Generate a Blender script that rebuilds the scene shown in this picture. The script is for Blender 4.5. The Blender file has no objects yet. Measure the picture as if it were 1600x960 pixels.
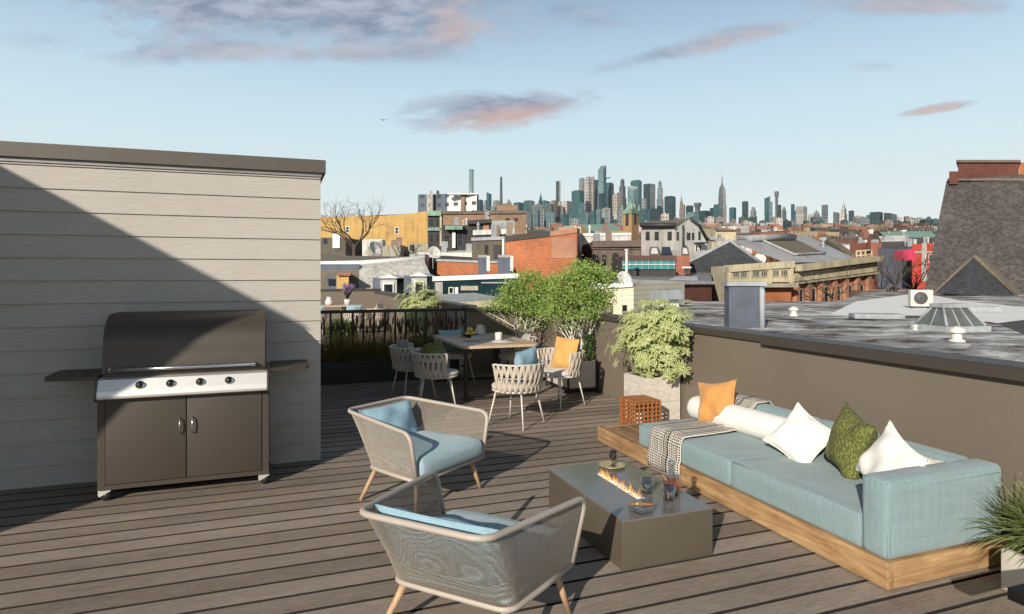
SATV=.72; SUNE=5.0; EXPO=0.14; SKYV=.072; HAZE=.92; HAZED=.000018
import bpy, bmesh, math, random
from mathutils import Vector, Matrix
SC = bpy.context.scene
COL = SC.collection
PI = math.pi
rad = math.radians
# ---------------------------------------------------------------- camera frame
F, H, CX, HY = 993.0, 1.75, 800.0, 430.0
_n = math.hypot(.9386, .3452); CA, SA = .9386/_n, .3452/_n
YAW = -math.atan2(SA, CA)                       # camera heading (about z)
def c2w(X, Y, z=0.0): return Vector((X*CA+Y*SA, -X*SA+Y*CA, z))
def at(px, py, Y): return c2w((px-CX)*Y/F, Y, H-(py-HY)*Y/F)
def on_ground(px, py, z=0.0):
    Y = F*(H-z)/(py-HY); return c2w((px-CX)*Y/F, Y, z)
def lin(c):
    c = c/255.0
    return c/12.92 if c <= .04045 else ((c+.055)/1.055)**2.4
def S(r, g, b): return (lin(r), lin(g), lin(b), 1.0)
def A(r, g=None, b=None):
    return (r, r if g is None else g, r if b is None else b, 1.0)
# ---------------------------------------------------------------- mesh builder
class MB:
    def __init__(s): s.v=[]; s.f=[]; s.m=[]; s.uv={}; s.sm=[]
    def add(s, vs, fs, m=0, smooth=False, uvs=None):
        o=len(s.v); s.v += [tuple(p) for p in vs]
        for k, f in enumerate(fs):
            if uvs: s.uv[len(s.f)] = uvs[k]
            s.f.append(tuple(i+o for i in f)); s.m.append(m); s.sm.append(smooth)
        return s
    def quad(s, a, b, c, d, m=0, uv=None): return s.add([a,b,c,d], [(0,1,2,3)], m, False, [uv] if uv else None)
    def box(s, x0,y0,z0,x1,y1,z1, m=0):
        v=[(x0,y0,z0),(x1,y0,z0),(x1,y1,z0),(x0,y1,z0),(x0,y0,z1),(x1,y0,z1),(x1,y1,z1),(x0,y1,z1)]
        return s.add(v, [(0,3,2,1),(4,5,6,7),(0,1,5,4),(1,2,6,5),(2,3,7,6),(3,0,4,7)], m)
    def prism(s, poly, z0, z1, m=0, mtop=None):
        n=len(poly)
        ar=sum(poly[i][0]*poly[(i+1)%n][1]-poly[(i+1)%n][0]*poly[i][1] for i in range(n))
        if ar<0: poly=poly[::-1]
        v=[(p[0],p[1],z0) for p in poly]+[(p[0],p[1],z1) for p in poly]
        s.add(v, [tuple(range(n))[::-1]]+[(i,(i+1)%n,n+(i+1)%n,n+i) for i in range(n)], m)
        s.add([(p[0],p[1],z1) for p in poly], [tuple(range(n))], m if mtop is None else mtop)
        return s
    def extr(s, poly, ax, a0, a1, m=0, smooth=False):
        # poly in the two other axes (order kept), extruded along axis ax
        def P(p,a):
            if ax==0: return (a,p[0],p[1])
            if ax==1: return (p[0],a,p[1])
            return (p[0],p[1],a)
        n=len(poly); v=[P(p,a0) for p in poly]+[P(p,a1) for p in poly]
        s.add(v, [(i,(i+1)%n,n+(i+1)%n,n+i) for i in range(n)], m, smooth)
        s.add([P(p,a0) for p in poly],[tuple(range(n))[::-1]],m)
        s.add([P(p,a1) for p in poly],[tuple(range(n))],m)
        return s
    def tube(s, pts, r, n=8, m=0, closed=False, flat=1.0, up=None, caps=True):
        pts=[Vector(p) for p in pts]; k=len(pts)
        rs = r if isinstance(r,(list,tuple)) else [r]*k
        ring=[]; prev=None
        for i,p in enumerate(pts):
            if closed: t=pts[(i+1)%k]-pts[i-1]
            else: t=pts[min(i+1,k-1)]-pts[max(i-1,0)]
            if t.length<1e-9: t=Vector((0,0,1))
            t.normalize()
            if up is not None:
                a=Vector(up[i] if isinstance(up,list) else up); a=a-t*a.dot(t)
            elif prev is None:
                a=Vector((0,0,1)) if abs(t.z)<.9 else Vector((1,0,0)); a=a-t*a.dot(t)
            else: a=prev-t*prev.dot(t)
            if a.length<1e-6: a=t.orthogonal()
            a.normalize(); prev=a; b=t.cross(a)
            ring.append([p+(a*math.cos(2*PI*j/n)*flat+b*math.sin(2*PI*j/n))*rs[i] for j in range(n)])
        v=[q for rg in ring for q in rg]; f=[]
        for i in range(k if closed else k-1):
            i2=(i+1)%k
            for j in range(n):
                j2=(j+1)%n
                f.append((i*n+j,i*n+j2,i2*n+j2,i2*n+j))
        if not closed and caps:
            f.append(tuple(range(n))[::-1]); f.append(tuple((k-1)*n+j for j in range(n)))
        return s.add(v,f,m,True)
    def lathe(s, prof, n=20, m=0, c=(0,0,0), cap=True):
        v=[];f=[];k=len(prof)
        for (r,z) in prof:
            for j in range(n):
                a=2*PI*j/n; v.append((c[0]+r*math.cos(a),c[1]+r*math.sin(a),c[2]+z))
        for i in range(k-1):
            for j in range(n):
                j2=(j+1)%n; f.append((i*n+j,i*n+j2,(i+1)*n+j2,(i+1)*n+j))
        if cap:
            f.append(tuple(range(n))[::-1]); f.append(tuple((k-1)*n+j for j in range(n)))
        return s.add(v,f,m,True)
    def rbox(s, x0,y0,z0,x1,y1,z1, r=.03, m=0, seg=3, puff=0.0, rnd=None):
        lo=(x0,y0,z0); hi=(x1,y1,z1); ax=[]
        for a,b in zip(lo,hi):
            rr=min(r,(b-a)*.49); n=1 if not puff else max(2,min(22,int((b-a)/.06)))
            e=[rr*(1-math.cos(PI/2*k/seg)) for k in range(seg+1)]
            e=[rr*math.tan(PI/4*k/seg)/1.0 for k in range(seg+1)]
            ax.append([a+q for q in e]+[a+rr+(b-a-2*rr)*k/n for k in range(1,n)]+[b-q for q in e[::-1]])
        idx={}; vs=[]; fs=[]
        def V(p):
            k=tuple(round(q,6) for q in p)
            if k in idx: return idx[k]
            c=[min(max(q,a+min(r,(b-a)*.49)),b-min(r,(b-a)*.49)) for q,a,b in zip(p,lo,hi)]
            d=Vector(p)-Vector(c); w=Vector(c)+(d.normalized()*min(r,.49*min(h-l for l,h in zip(lo,hi))) if d.length>1e-9 else d)
            if puff:
                a=[(w[i]-lo[i])/(hi[i]-lo[i])*2-1 for i in range(3)]
                w.z += puff*(1-a[0]**4)*(1-a[1]**4)*max(0,a[2])+ (.0018*math.sin(w.x*19+1)*math.sin(w.y*14) if a[2]>.3 else 0)
                w.y += .4*puff*(1-a[0]**4)*(1-a[2]**2)*(a[1]**3)
                w.x += .4*puff*(1-a[1]**4)*(1-a[2]**2)*(a[0]**3)
            idx[k]=len(vs); vs.append(tuple(w)); return idx[k]
        for axis in range(3):
            u,v=(axis+1)%3,(axis+2)%3
            for side in (0,1):
                for i in range(len(ax[u])-1):
                    for j in range(len(ax[v])-1):
                        q=[]
                        for (du,dv) in ((0,0),(1,0),(1,1),(0,1)):
                            p=[0,0,0]; p[axis]=(lo,hi)[side][axis]; p[u]=ax[u][i+du]; p[v]=ax[v][j+dv]; q.append(V(p))
                        q=q if side else q[::-1]
                        if len(set(q))==4: fs.append(tuple(q))
        return s.add(vs,fs,m,True)
    def build(s, name, mats, parent=None, loc=None, rotz=0.0, auto=None):
        me=bpy.data.meshes.new(name); me.from_pydata(s.v,[],s.f)
        if not isinstance(mats,(list,tuple)): mats=[mats]
        for m in mats: me.materials.append(m)
        me.polygons.foreach_set('material_index',s.m)
        me.polygons.foreach_set('use_smooth',s.sm)
        if s.uv:
            L=me.uv_layers.new(name='UVMap')
            for i,p in enumerate(me.polygons):
                u=s.uv.get(i)
                if u:
                    for k,li in enumerate(p.loop_indices): L.data[li].uv=u[k]
        if auto is not None:
            me.set_sharp_from_angle(angle=rad(auto))
        me.update()
        o=bpy.data.objects.new(name,me); COL.objects.link(o)
        if parent: o.parent=parent
        if loc is not None: o.location=loc
        o.rotation_euler.z=rotz
        return o
def thing(name, label, cat, loc=(0,0,0), rotz=0.0, group=None):
    o=bpy.data.objects.new(name,None); COL.objects.link(o); o.empty_display_size=.1
    o.location=loc; o.rotation_euler.z=rotz
    return tag(o,label,cat,group)
def tag(o,label=None,cat=None,group=None,kind=None):
    if label: o['label']=label
    if cat: o['category']=cat
    if group: o['group']=group
    if kind: o['kind']=kind
    return o
def copy_tree(o, parent=None):
    c=o.copy(); COL.objects.link(c); c.parent=parent
    for ch in list(o.children): copy_tree(ch,c)
    return c
# ---------------------------------------------------------------- materials
class NT:
    def __init__(s,name):
        s.mat=bpy.data.materials.new(name); s.mat.use_nodes=True
        s.t=s.mat.node_tree; s.b=s.t.nodes['Principled BSDF']; s.out=s.t.nodes['Material Output']
    def n(s,typ,**kw):
        x=s.t.nodes.new(typ)
        for k,v in kw.items():
            if k in x.inputs: x.inputs[k].default_value=v
            else: setattr(x,k,v)
        return x
    def l(s,a,b): s.t.links.new(a,b)
    def coord(s,kind='Object',scale=(1,1,1),rot=(0,0,0)):
        tc=s.n('ShaderNodeTexCoord'); mp=s.n('ShaderNodeMapping')
        mp.inputs['Scale'].default_value=scale; mp.inputs['Rotation'].default_value=rot
        s.l(tc.outputs[kind],mp.inputs['Vector']); return mp.outputs['Vector']
    def noise(s,vec,scale,detail=4,rough=.55,dist=0):
        x=s.n('ShaderNodeTexNoise'); x.inputs['Scale'].default_value=scale
        x.inputs['Detail'].default_value=detail; x.inputs['Roughness'].default_value=rough
        x.inputs['Distortion'].default_value=dist
        if vec is not None: s.l(vec,x.inputs['Vector'])
        return x.outputs['Fac']
    def ramp(s,fac,stops):
        r=s.n('ShaderNodeValToRGB'); e=r.color_ramp.elements
        while len(e)<len(stops): e.new(.5)
        for k,(p,c) in enumerate(stops): e[k].position=p; e[k].color=c
        s.l(fac,r.inputs['Fac']); return r.outputs['Color']
    def mix(s,fac,a,b,mode='MIX'):
        x=s.n('ShaderNodeMix',data_type='RGBA',blend_type=mode)
        for sock,val in ((x.inputs[0],fac),(x.inputs[6],a),(x.inputs[7],b)):
            if hasattr(val,'is_linked'): s.l(val,sock)
            else: sock.default_value=val
        return x.outputs[2]
    def math(s,op,a,b=0.0,clamp=False):
        x=s.n('ShaderNodeMath',operation=op,use_clamp=clamp)
        for sock,val in ((x.inputs[0],a),(x.inputs[1],b)):
            if hasattr(val,'is_linked'): s.l(val,sock)
            else: sock.default_value=val
        return x.outputs[0]
    def bump(s,h,strength=.2,dist=.01):
        b=s.n('ShaderNodeBump'); b.inputs['Strength'].default_value=strength; b.inputs['Distance'].default_value=dist
        s.l(h,b.inputs['Height']); s.l(b.outputs['Normal'],s.b.inputs['Normal'])
    def col(s,c):
        if hasattr(c,'is_linked'): s.l(c,s.b.inputs['Base Color'])
        else: s.b.inputs['Base Color'].default_value=c
    def island(s): return s.n('ShaderNodeNewGeometry').outputs['Random Per Island']
def scl(c,k): return (c[0]*k,c[1]*k,c[2]*k,1)
def pm(name,c,rough=.7,metal=0.0,var=.18,scale=6.0,bump=.0,bscale=60.0,stretch=(1,1,1),spec=None,fine=.0):
    """noise-varied colour, optional bump"""
    t=NT(name); v=t.coord('Object',stretch)
    nz=t.noise(v,scale,5,.6)
    cc=t.ramp(nz,[(.25,scl(c,1-var)),(.75,scl(c,1+var))])
    if fine:
        n2=t.noise(v,scale*25,3,.7)
        cc=t.mix(t.math('MULTIPLY',n2,1.0),cc,t.ramp(n2,[(.3,scl(c,1-fine)),(.7,scl(c,1+fine))]))
    t.col(cc)
    t.b.inputs['Roughness'].default_value=rough; t.b.inputs['Metallic'].default_value=metal
    if spec is not None: t.b.inputs['Specular IOR Level'].default_value=spec
    if bump: t.bump(t.noise(v,bscale,4,.6),bump,.01)
    return t.mat
def fabric(name,c,scale=260.0,var=.12,bump=.35):
    t=NT(name); v=t.coord('Object')
    w1=t.n('ShaderNodeTexWave',wave_type='BANDS',bands_direction='X'); w2=t.n('ShaderNodeTexWave',wave_type='BANDS',bands_direction='Y'); w3=t.n('ShaderNodeTexWave',wave_type='BANDS',bands_direction='Z')
    for w in (w1,w2,w3):
        w.inputs['Scale'].default_value=scale/6; w.inputs['Distortion'].default_value=1.5; w.inputs['Detail'].default_value=2
        t.l(v,w.inputs['Vector'])
    h=t.math('ADD',t.math('ADD',w1.outputs['Fac'],w2.outputs['Fac']),w3.outputs['Fac'])
    v2=t.coord('Object',(60,60,4))
    v3=t.coord('Object',(4,60,60))
    slub=t.math('ADD',t.noise(v2,1.0,3,.6),t.noise(v3,1.0,3,.6))
    f=t.math('ADD',t.math('MULTIPLY',h,.12),t.math('MULTIPLY',slub,.45))
    cl=t.noise(v,3.0,3,.5)
    f=t.math('ADD',f,t.math('MULTIPLY',cl,.18))
    t.col(t.ramp(f,[(.42,scl(c,1-var*1.6)),(.95,scl(c,1+var*1.3))]))
    t.b.inputs['Roughness'].default_value=.95; t.b.inputs['Specular IOR Level'].default_value=.15
    t.b.inputs['Sheen Weight'].default_value=.15
    t.bump(t.math('ADD',h,t.math('MULTIPLY',t.noise(v,9.0,3,.5),9.0)),bump,.003)
    return t.mat
def leafmat(name,c1,c2,trans=.35):
    t=NT(name); r=t.island()
    c=t.ramp(r,[(0,c1),(1,c2)]); t.col(c)
    t.b.inputs['Roughness'].default_value=.55; t.b.inputs['Specular IOR Level'].default_value=.3
    tr=t.n('ShaderNodeBsdfTranslucent'); t.l(c,tr.inputs['Color'])
    mx=t.n('ShaderNodeMixShader'); mx.inputs[0].default_value=trans
    t.l(t.b.outputs[0],mx.inputs[1]); t.l(tr.outputs[0],mx.inputs[2]); t.l(mx.outputs[0],t.out.inputs['Surface'])
    return t.mat
def wood(name,c1,c2,axis=0,scale=1.0,rough=.55):
    st=[9,9,9]; st[axis]=.9
    t=NT(name); v=t.coord('Object',tuple(x*scale for x in st))
    w=t.noise(v,2.2,6,.62,.9); f2=t.noise(t.coord('Object',tuple(x*scale*9 if i!=axis else x*scale*3 for i,x in enumerate(st))),1.6,3,.6)
    f=t.math('ADD',t.math('MULTIPLY',w,.8),t.math('MULTIPLY',f2,.22))
    big=t.noise(t.coord('Object',(1,1,1)),5.0,2)
    f=t.math('ADD',f,t.math('MULTIPLY',t.math('SUBTRACT',big,.5),.25))
    t.col(t.ramp(f,[(.3,c1),(.52,tuple((a+b)/2 for a,b in zip(c1,c2))),(.72,c2)]))
    t.b.inputs['Roughness'].default_value=rough; t.bump(w,.15,.004)
    return t.mat
def glass(name,c=(1,1,1,1),rough=.0,ior=1.45):
    t=NT(name); t.b.inputs['Base Color'].default_value=c; t.b.inputs['Transmission Weight'].default_value=1
    t.b.inputs['Roughness'].default_value=rough; t.b.inputs['IOR'].default_value=ior
    return t.mat
M={}
# deck boards
def deck_mat():
    t=NT('deck_board'); r=t.island()
    v=t.coord('Object',(2.2,26,26)); g=t.noise(v,3.0,6,.7,.4)
    v2=t.coord('Object',(14,90,90)); g2=t.noise(v2,2.0,4,.7)
    big=t.noise(t.coord('Object',(.5,2,1)),1.3,3)
    f=t.math('ADD',t.math('MULTIPLY',g,.55),t.math('MULTIPLY',g2,.45))
    f=t.math('ADD',f,t.math('MULTIPLY',t.math('SUBTRACT',big,.5),.35))
    f=t.math('ADD',f,t.math('MULTIPLY',t.math('SUBTRACT',r,.5),.14))
    t.col(t.ramp(f,[(.30,(.135,.106,.083,1)),(.5,(.25,.201,.16,1)),(.70,(.39,.325,.268,1))]))
    t.b.inputs['Roughness'].default_value=.72; t.b.inputs['Specular IOR Level'].default_value=.3
    t.bump(f,.35,.004); return t.mat
M['deck']=deck_mat()
M['black']=pm('black_gap',A(.008),.9)
M['deck_edge_shade']=pm('painted_groove_shade',(.016,.012,.010,1),.9)  # shade of the gaps put into the colour of the board sides
def siding_mat():
    t=NT('fibre_siding'); v=t.coord('Object',(1.6,20,30)); g=t.noise(v,3.5,5,.65,.8)
    big=t.noise(t.coord('Object'),1.1,3)
    f=t.math('ADD',t.math('MULTIPLY',g,.6),t.math('MULTIPLY',big,.4))
    t.col(t.ramp(f,[(.3,(.375,.343,.308,1)),(.7,(.47,.435,.395,1))]))
    t.b.inputs['Roughness'].default_value=.75; t.bump(g,.8,.008); return t.mat
M['siding']=siding_mat()
def bronze():
    t=NT('bronze_paint'); c=(.172,.140,.108,1); v=t.coord('Object'); n1=t.noise(v,1.3,5,.6); n2=t.noise(t.coord('Object',(6,6,.35)),1.0,5,.65)
    f=t.math('ADD',t.math('MULTIPLY',n1,.85),t.math('MULTIPLY',n2,.15)); t.col(t.ramp(f,[(.3,scl(c,.93)),(.5,c),(.7,scl(c,1.05))]))
    t.b.inputs['Roughness'].default_value=.55; t.bump(t.noise(v,3,3),.05,.01); return t.mat
M['bronze']=bronze()
M['bronze_dark']=pm('bronze_coping',(.07,.058,.048,1),.5,.2,.06,2.0)
M['cap']=pm('charcoal_bronze_cap',(.092,.077,.063,1),.5,.1,.08,2.0)
M['flash']=pm('grey_flashing',A(.25,.24,.23),.5,.3)
M['grill']=pm('hammered_bronze_metal',(.075,.06,.048,1),.45,.4,.12,10,.12,160,fine=.25)
M['grill_door']=pm('textured_brown_steel',(.052,.039,.029,1),.55,.1,.1,14,.16,180,fine=.3)
M['steel']=pm('brushed_steel',A(.72,.69,.65),.42,.6,.06,3,.03,60,(1,20,20))
M['chrome']=pm('polished_steel',A(.8),.18,1,.03)
M['knob']=pm('black_knob',A(.02),.35)
M['frame']=pm('taupe_powder_coat',(.40,.35,.30,1),.5,0,.05)
M['cord']=pm('taupe_net_cord',(.30,.26,.215,1),.8,0,.12,30)
M['whitemetal']=pm('pale_powder_coat',(.62,.57,.51,1),.45,0,.04)
M['legwood']=wood('beech_leg',(.32,.19,.10,1),(.56,.38,.23,1),2,1.5)
M['teak_y']=wood('teak_long',(.17,.085,.034,1),(.54,.345,.175,1),1,1.0)
M['teak_x']=wood('teak_cross',(.17,.085,.034,1),(.54,.345,.175,1),0,1.0)
M['blue']=fabric('duck_egg_fabric',(.222,.305,.318,1),260,.14)
M['bluepil']=fabric('sky_blue_linen',(.27,.42,.50,1),200,.14)
M['bluelt']=fabric('light_blue_cushion',(.33,.44,.48,1),200,.13)
M['white']=fabric('white_cotton',(.78,.75,.69,1),220,.04,.2)
M['blush']=fabric('blush_cotton',(.72,.62,.55,1),220,.05)
M['orange']=fabric('apricot_linen',(.56,.27,.085,1),240,.12)
M['yellow']=fabric('ochre_linen',(.60,.34,.105,1),240,.10)
M['greyfab']=fabric('grey_linen',(.36,.33,.30,1),240,.10)
M['seatfab']=fabric('cream_seat_fabric',(.58,.53,.47,1),240,.06)
M['strap']=fabric('taupe_woven_strap',(.50,.43,.355,1),320,.08)
M['marble']=None
def marble():
    t=NT('travertine_tile'); v=t.coord('Object',(1,1,2.2)); g=t.noise(v,6,7,.65,1.8)
    t.col(t.ramp(g,[(.25,(.40,.35,.29,1)),(.5,(.58,.53,.46,1)),(.75,(.68,.63,.56,1))]))
    t.b.inputs['Roughness'].default_value=.5; t.bump(g,.1,.004); return t.mat
M['marble']=marble()
M['grout']=pm('grout',A(.22,.20,.17),.9)
M['rattan']=pm('rattan_cane',(.33,.125,.04,1),.6,0,.25,40)
M['candle']=pm('white_candle',A(.85,.8,.7),.5,0,.03)
def glossytop():
    t=NT('polished_grey_glass_top'); t.b.inputs['Base Color'].default_value=(.12,.105,.09,1)
    n=t.noise(t.coord('Object'),4,3); t.col(t.ramp(n,[(.3,(.13,.12,.108,1)),(.7,(.165,.152,.138,1))]))
    t.b.inputs['Roughness'].default_value=.15; t.b.inputs['Specular IOR Level'].default_value=.6; return t.mat
M['top']=glossytop()
M['tablebody']=pm('taupe_lacquer_panel',(.105,.086,.064,1),.4,.1,.05,3,.03,200)
def flame():
    t=NT('fire_flame'); tc=t.n('ShaderNodeTexCoord'); sp=t.n('ShaderNodeSeparateXYZ'); t.l(tc.outputs['UV'],sp.inputs[0])
    c=t.ramp(sp.outputs['Y'],[(0,(1,.75,.35,1)),(.35,(1,.42,.08,1)),(1,(.9,.16,.02,1))])
    em=t.n('ShaderNodeEmission'); em.inputs['Strength'].default_value=1.4; t.l(c,em.inputs['Color'])
    tr=t.n('ShaderNodeBsdfTransparent'); mx=t.n('ShaderNodeMixShader')
    f=t.math('MULTIPLY',t.noise(t.coord('Object'),60,3),t.math('SUBTRACT',1.1,sp.outputs['Y']))
    t.l(t.math('MULTIPLY',f,1.3,True),mx.inputs[0]); t.l(tr.outputs[0],mx.inputs[1]); t.l(em.outputs[0],mx.inputs[2])
    t.l(mx.outputs[0],t.out.inputs['Surface']); return t.mat
M['flame']=flame()
M['pebble']=pm('white_pebble',A(.7,.68,.66),.35,0,.2,30)
M['brass']=pm('brushed_brass',(.68,.55,.28,1),.42,.55,.06)
def thin(name,tint,refl=.10,edge=.55,c=(1,1,1,1)):
    t=NT(name); tr=t.n('ShaderNodeBsdfTransparent'); tr.inputs['Color'].default_value=tint
    gl=t.n('ShaderNodeBsdfGlossy'); gl.inputs['Roughness'].default_value=.03; gl.inputs['Color'].default_value=c
    lw=t.n('ShaderNodeLayerWeight'); lw.inputs['Blend'].default_value=.35
    f=t.math('ADD',t.math('MULTIPLY',lw.outputs['Facing'],edge),refl,True)
    mx=t.n('ShaderNodeMixShader'); t.l(f,mx.inputs[0]); t.l(tr.outputs[0],mx.inputs[1]); t.l(gl.outputs[0],mx.inputs[2]); t.l(mx.outputs[0],t.out.inputs['Surface']); return t.mat
M['glass']=thin('clear_glass',(.80,.83,.83,1),.16,.8)
M['smoke']=thin('smoked_glass',(.50,.47,.42,1),.10,.4)
def liquor():
    t=NT('amber_liquor'); t.b.inputs['Base Color'].default_value=(.50,.085,.012,1); t.b.inputs['Roughness'].default_value=.08
    tr=t.n('ShaderNodeBsdfTransparent'); tr.inputs['Color'].default_value=(.85,.22,.03,1); mx=t.n('ShaderNodeMixShader'); mx.inputs[0].default_value=.3
    t.l(t.b.outputs[0],mx.inputs[1]); t.l(tr.outputs[0],mx.inputs[2]); t.l(mx.outputs[0],t.out.inputs['Surface']); return t.mat
M['whiskey']=liquor()
M['cigar']=pm('tobacco_leaf',(.24,.10,.035,1),.8,0,.25,60)
M['ceramic']=pm('stoneware',(.62,.57,.52,1),.4,0,.05)
M['greyplate']=pm('grey_stoneware',(.45,.42,.39,1),.45,0,.06)
M['lemon']=pm('lemon_skin',(.75,.48,.10,1),.45,0,.12,30,.1,120)
M['paper']=pm('book_paper',A(.6,.57,.52),.8)
M['tabletop']=wood('oak_tabletop',(.42,.29,.19,1),(.62,.46,.33,1),1,1.0,.5)
M['darkmetal']=pm('dark_bronze_metal',(.032,.027,.022,1),.45,.4)
M['soil']=pm('potting_soil',(.03,.02,.014,1),.95,0,.4,40,.5,60)
M['concrete']=pm('beige_concrete',(.50,.46,.40,1),.8,0,.08,5,.1,60)
M['blackbox']=pm('matt_black_metal',A(.006),.5)
def houndstooth():
    t=NT('black_white_check_wool'); tc=t.n('ShaderNodeTexCoord')
    ck=t.n('ShaderNodeTexChecker'); ck.inputs['Scale'].default_value=40; t.l(tc.outputs['UV'],ck.inputs['Vector'])
    mp=t.n('ShaderNodeMapping'); mp.inputs['Scale'].default_value=(1,.5,1); t.l(tc.outputs['UV'],mp.inputs['Vector'])
    sp=t.n('ShaderNodeSeparateXYZ'); t.l(tc.outputs['UV'],sp.inputs[0])
    sx=t.math('FRACT',t.math('MULTIPLY',sp.outputs['X'],25.0)); sy=t.math('FRACT',t.math('MULTIPLY',sp.outputs['Y'],86.0))
    d=t.math('MULTIPLY',t.math('GREATER_THAN',sx,.32),t.math('GREATER_THAN',sy,.30))
    big=t.math('LESS_THAN',t.math('ABSOLUTE',t.math('SUBTRACT',sp.outputs['X'],.50)),.012)
    big2=t.math('LESS_THAN',t.math('ABSOLUTE',t.math('SUBTRACT',sp.outputs['X'],.36)),.012)
    big3=t.math('LESS_THAN',t.math('ABSOLUTE',t.math('SUBTRACT',sp.outputs['X'],.43)),.007)
    d=t.math('MAXIMUM',t.math('MAXIMUM',d,big),t.math('MAXIMUM',big2,big3))
    t.col(t.mix(d,(.66,.60,.53,1),(.028,.025,.024,1)))
    t.b.inputs['Roughness'].default_value=.95; t.bump(t.noise(t.coord('Object'),120,3),.5,.004); return t.mat
M['check']=houndstooth()
def greenknit():
    t=NT('olive_knit'); v=t.coord('Object',(1,1,1),(.3,.2,.5)); vo=t.n('ShaderNodeTexVoronoi'); vo.inputs['Scale'].default_value=75
    mp=t.coord('Object',(1,1,.55),(.6,.2,.3)); t.l(mp,vo.inputs['Vector'])
    t.col(t.ramp(vo.outputs['Distance'],[(.1,(.24,.25,.07,1)),(.6,(.095,.105,.025,1))])); t.b.inputs['Roughness'].default_value=.95
    t.bump(t.math('SUBTRACT',1.0,vo.outputs['Distance']),.9,.01); return t.mat
M['olive']=greenknit()
M['trunk']=pm('pale_birch_bark',(.62,.57,.49,1),.8,0,.3,20)
M['stem']=pm('brown_stem',(.10,.07,.04,1),.8)
M['leaf_tree']=leafmat('small_green_leaf',(.17,.27,.04,1),(.46,.58,.17,1),.5)
M['leaf_dark']=leafmat('dark_green_leaf',(.02,.045,.010,1),(.055,.10,.024,1),.25)
M['leaf_cream']=leafmat('cream_leaf_edge',(.54,.60,.23,1),(.80,.79,.45,1),.35)
M['leaf_mid']=leafmat('green_leaf_midrib',(.05,.10,.02,1),(.13,.20,.04,1),.3)
M['blade']=leafmat('grass_blade',(.12,.105,.022,1),(.32,.245,.06,1),.35)
M['blade2']=leafmat('spider_blade',(.09,.15,.028,1),(.27,.35,.085,1),.4)
M['blade_cream']=leafmat('cream_blade_edge',(.42,.45,.18,1),(.62,.62,.33,1),.3)
M['plume']=leafmat('russet_plume',(.07,.025,.014,1),(.16,.065,.04,1),.2)
M['lav']=leafmat('lavender_flower',(.24,.13,.28,1),(.42,.28,.44,1),.3)
M['twig']=pm('bare_bark',(.075,.052,.038,1),.9,0,.2,8)
# ================================================================= TERRACE
R=random.Random(7)
SUN=Vector((1,1.02,-.58)).normalized()
WU=4.5                                            # inner face of the long parapet
def deck():
    mb=MB(); p=.19; v=-1.1+.03
    while v<22.4:
        u1=4.47 if v<10.9 else 3.17
        u0=-6.6
        cut=R.uniform(-1,3)
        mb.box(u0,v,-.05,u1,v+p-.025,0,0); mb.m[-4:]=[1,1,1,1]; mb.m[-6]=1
        v+=p
    o=mb.build('deck',[M['deck'],M['deck_edge_shade']]); tag(o,kind='structure')
    sub=MB(); sub.box(-6.6,-1.2,-.2,4.5,22.6,-.051); o2=sub.build('deck_subfloor',M['black']); tag(o2,kind='structure')
deck()
# ---- siding bulkhead
SV=6.3; SU=.377; ST=2.70
sh=thing('bulkhead','taupe lap-sided roof bulkhead with dark metal cap behind the grill','building',(0,SV,0))
mb=MB(); pl=.1915; k=0; z=-.02
while z<ST-.02:
    z1=min(z+pl,ST-.02)
    mb.extr([( .0,z),(.0-.018,z),(-.003,z1),(.03,z1),(.03,z)],0,-6.5,SU,0)
    z+=pl
o=mb.build('siding_wall',M['siding'],sh)
mb=MB(); mb.box(-6.5,.03,-.2,SU-.002,3.55,ST-.02); mb.build('core_wall',M['siding'],sh)
mb=MB(); mb.box(-6.55,-.024,ST-.02,SU+.012,.02,ST+.02); mb.build('flashing',M['flash'],sh)
mb=MB(); mb.box(-6.6,-.055,ST+.015,SU+.045,3.6,ST+.135); mb.build('roof_cap',M['cap'],sh)
# unseen shadow caster left of the view, outline shaped to throw the diagonal shade
mb=MB(); poly=[(2.475-SV,-.2),(2.475-SV,2.275),(1.455-SV,3.955),(1.42-SV,4.02),(7.2-SV,4.02),(7.2-SV,-.2)]
mb.extr(poly,0,-5.2,-4.5); mb.build('shade_caster',M['siding'],sh)
# ---- parapets
def parapet(name,label,a,b,side,top=1.16,th=.22,cap=.07,over=.035):
    """a,b on the inner face (world xy); side +1: body lies left of a->b"""
    a=Vector((*a,0)); b=Vector((*b,0)); d=b-a; L=d.length; ang=math.atan2(d.y,d.x)
    r=thing(name,label,'parapet',a,ang)
    mb=MB(); y0,y1=(0,th) if side>0 else (-th,0)
    mb.box(0,y0,-.3,L,y1,top-cap); mb.build('wall_panel',M['bronze'],r)
    mb=MB(); nn_=max(1,int(L/2.4))
    for q_ in range(nn_): mb.box(q_*L/nn_+.0025,y0-over,top-cap,(q_+1)*L/nn_-.0025,y1+over,top)
    mb.build('coping',M['bronze_dark'],r)
    return r
parapet('parapet_wall','long dark bronze parapet running behind the sofa to the birch planters',(WU,-1.2),(WU,11.0),-1)
mbx=MB(); mbx.box(-.075,0,1.075,.0,6.2,1.148); 
o=mbx.build('coping_strip',M['bronze_dark']); o.parent=bpy.data.objects['parapet_wall']; o.matrix_parent_inverse=Matrix.Identity(4)
o.location=(0,0,0); o.rotation_euler.z=-PI/2; o.location=(0,0.0,0)
o.rotation_euler.z=-PI/2; o.location=(0,.0,0)
parapet('parapet_wall','short dark bronze parapet behind the birch planters at the back',(4.5+.22,11.0),(3.2,11.0),-1)
parapet('parapet_wall','bronze parapet of the far terrace behind the variegated shrub',(3.2,11.25),(3.2,22.7),-1,top=1.19)
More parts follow.
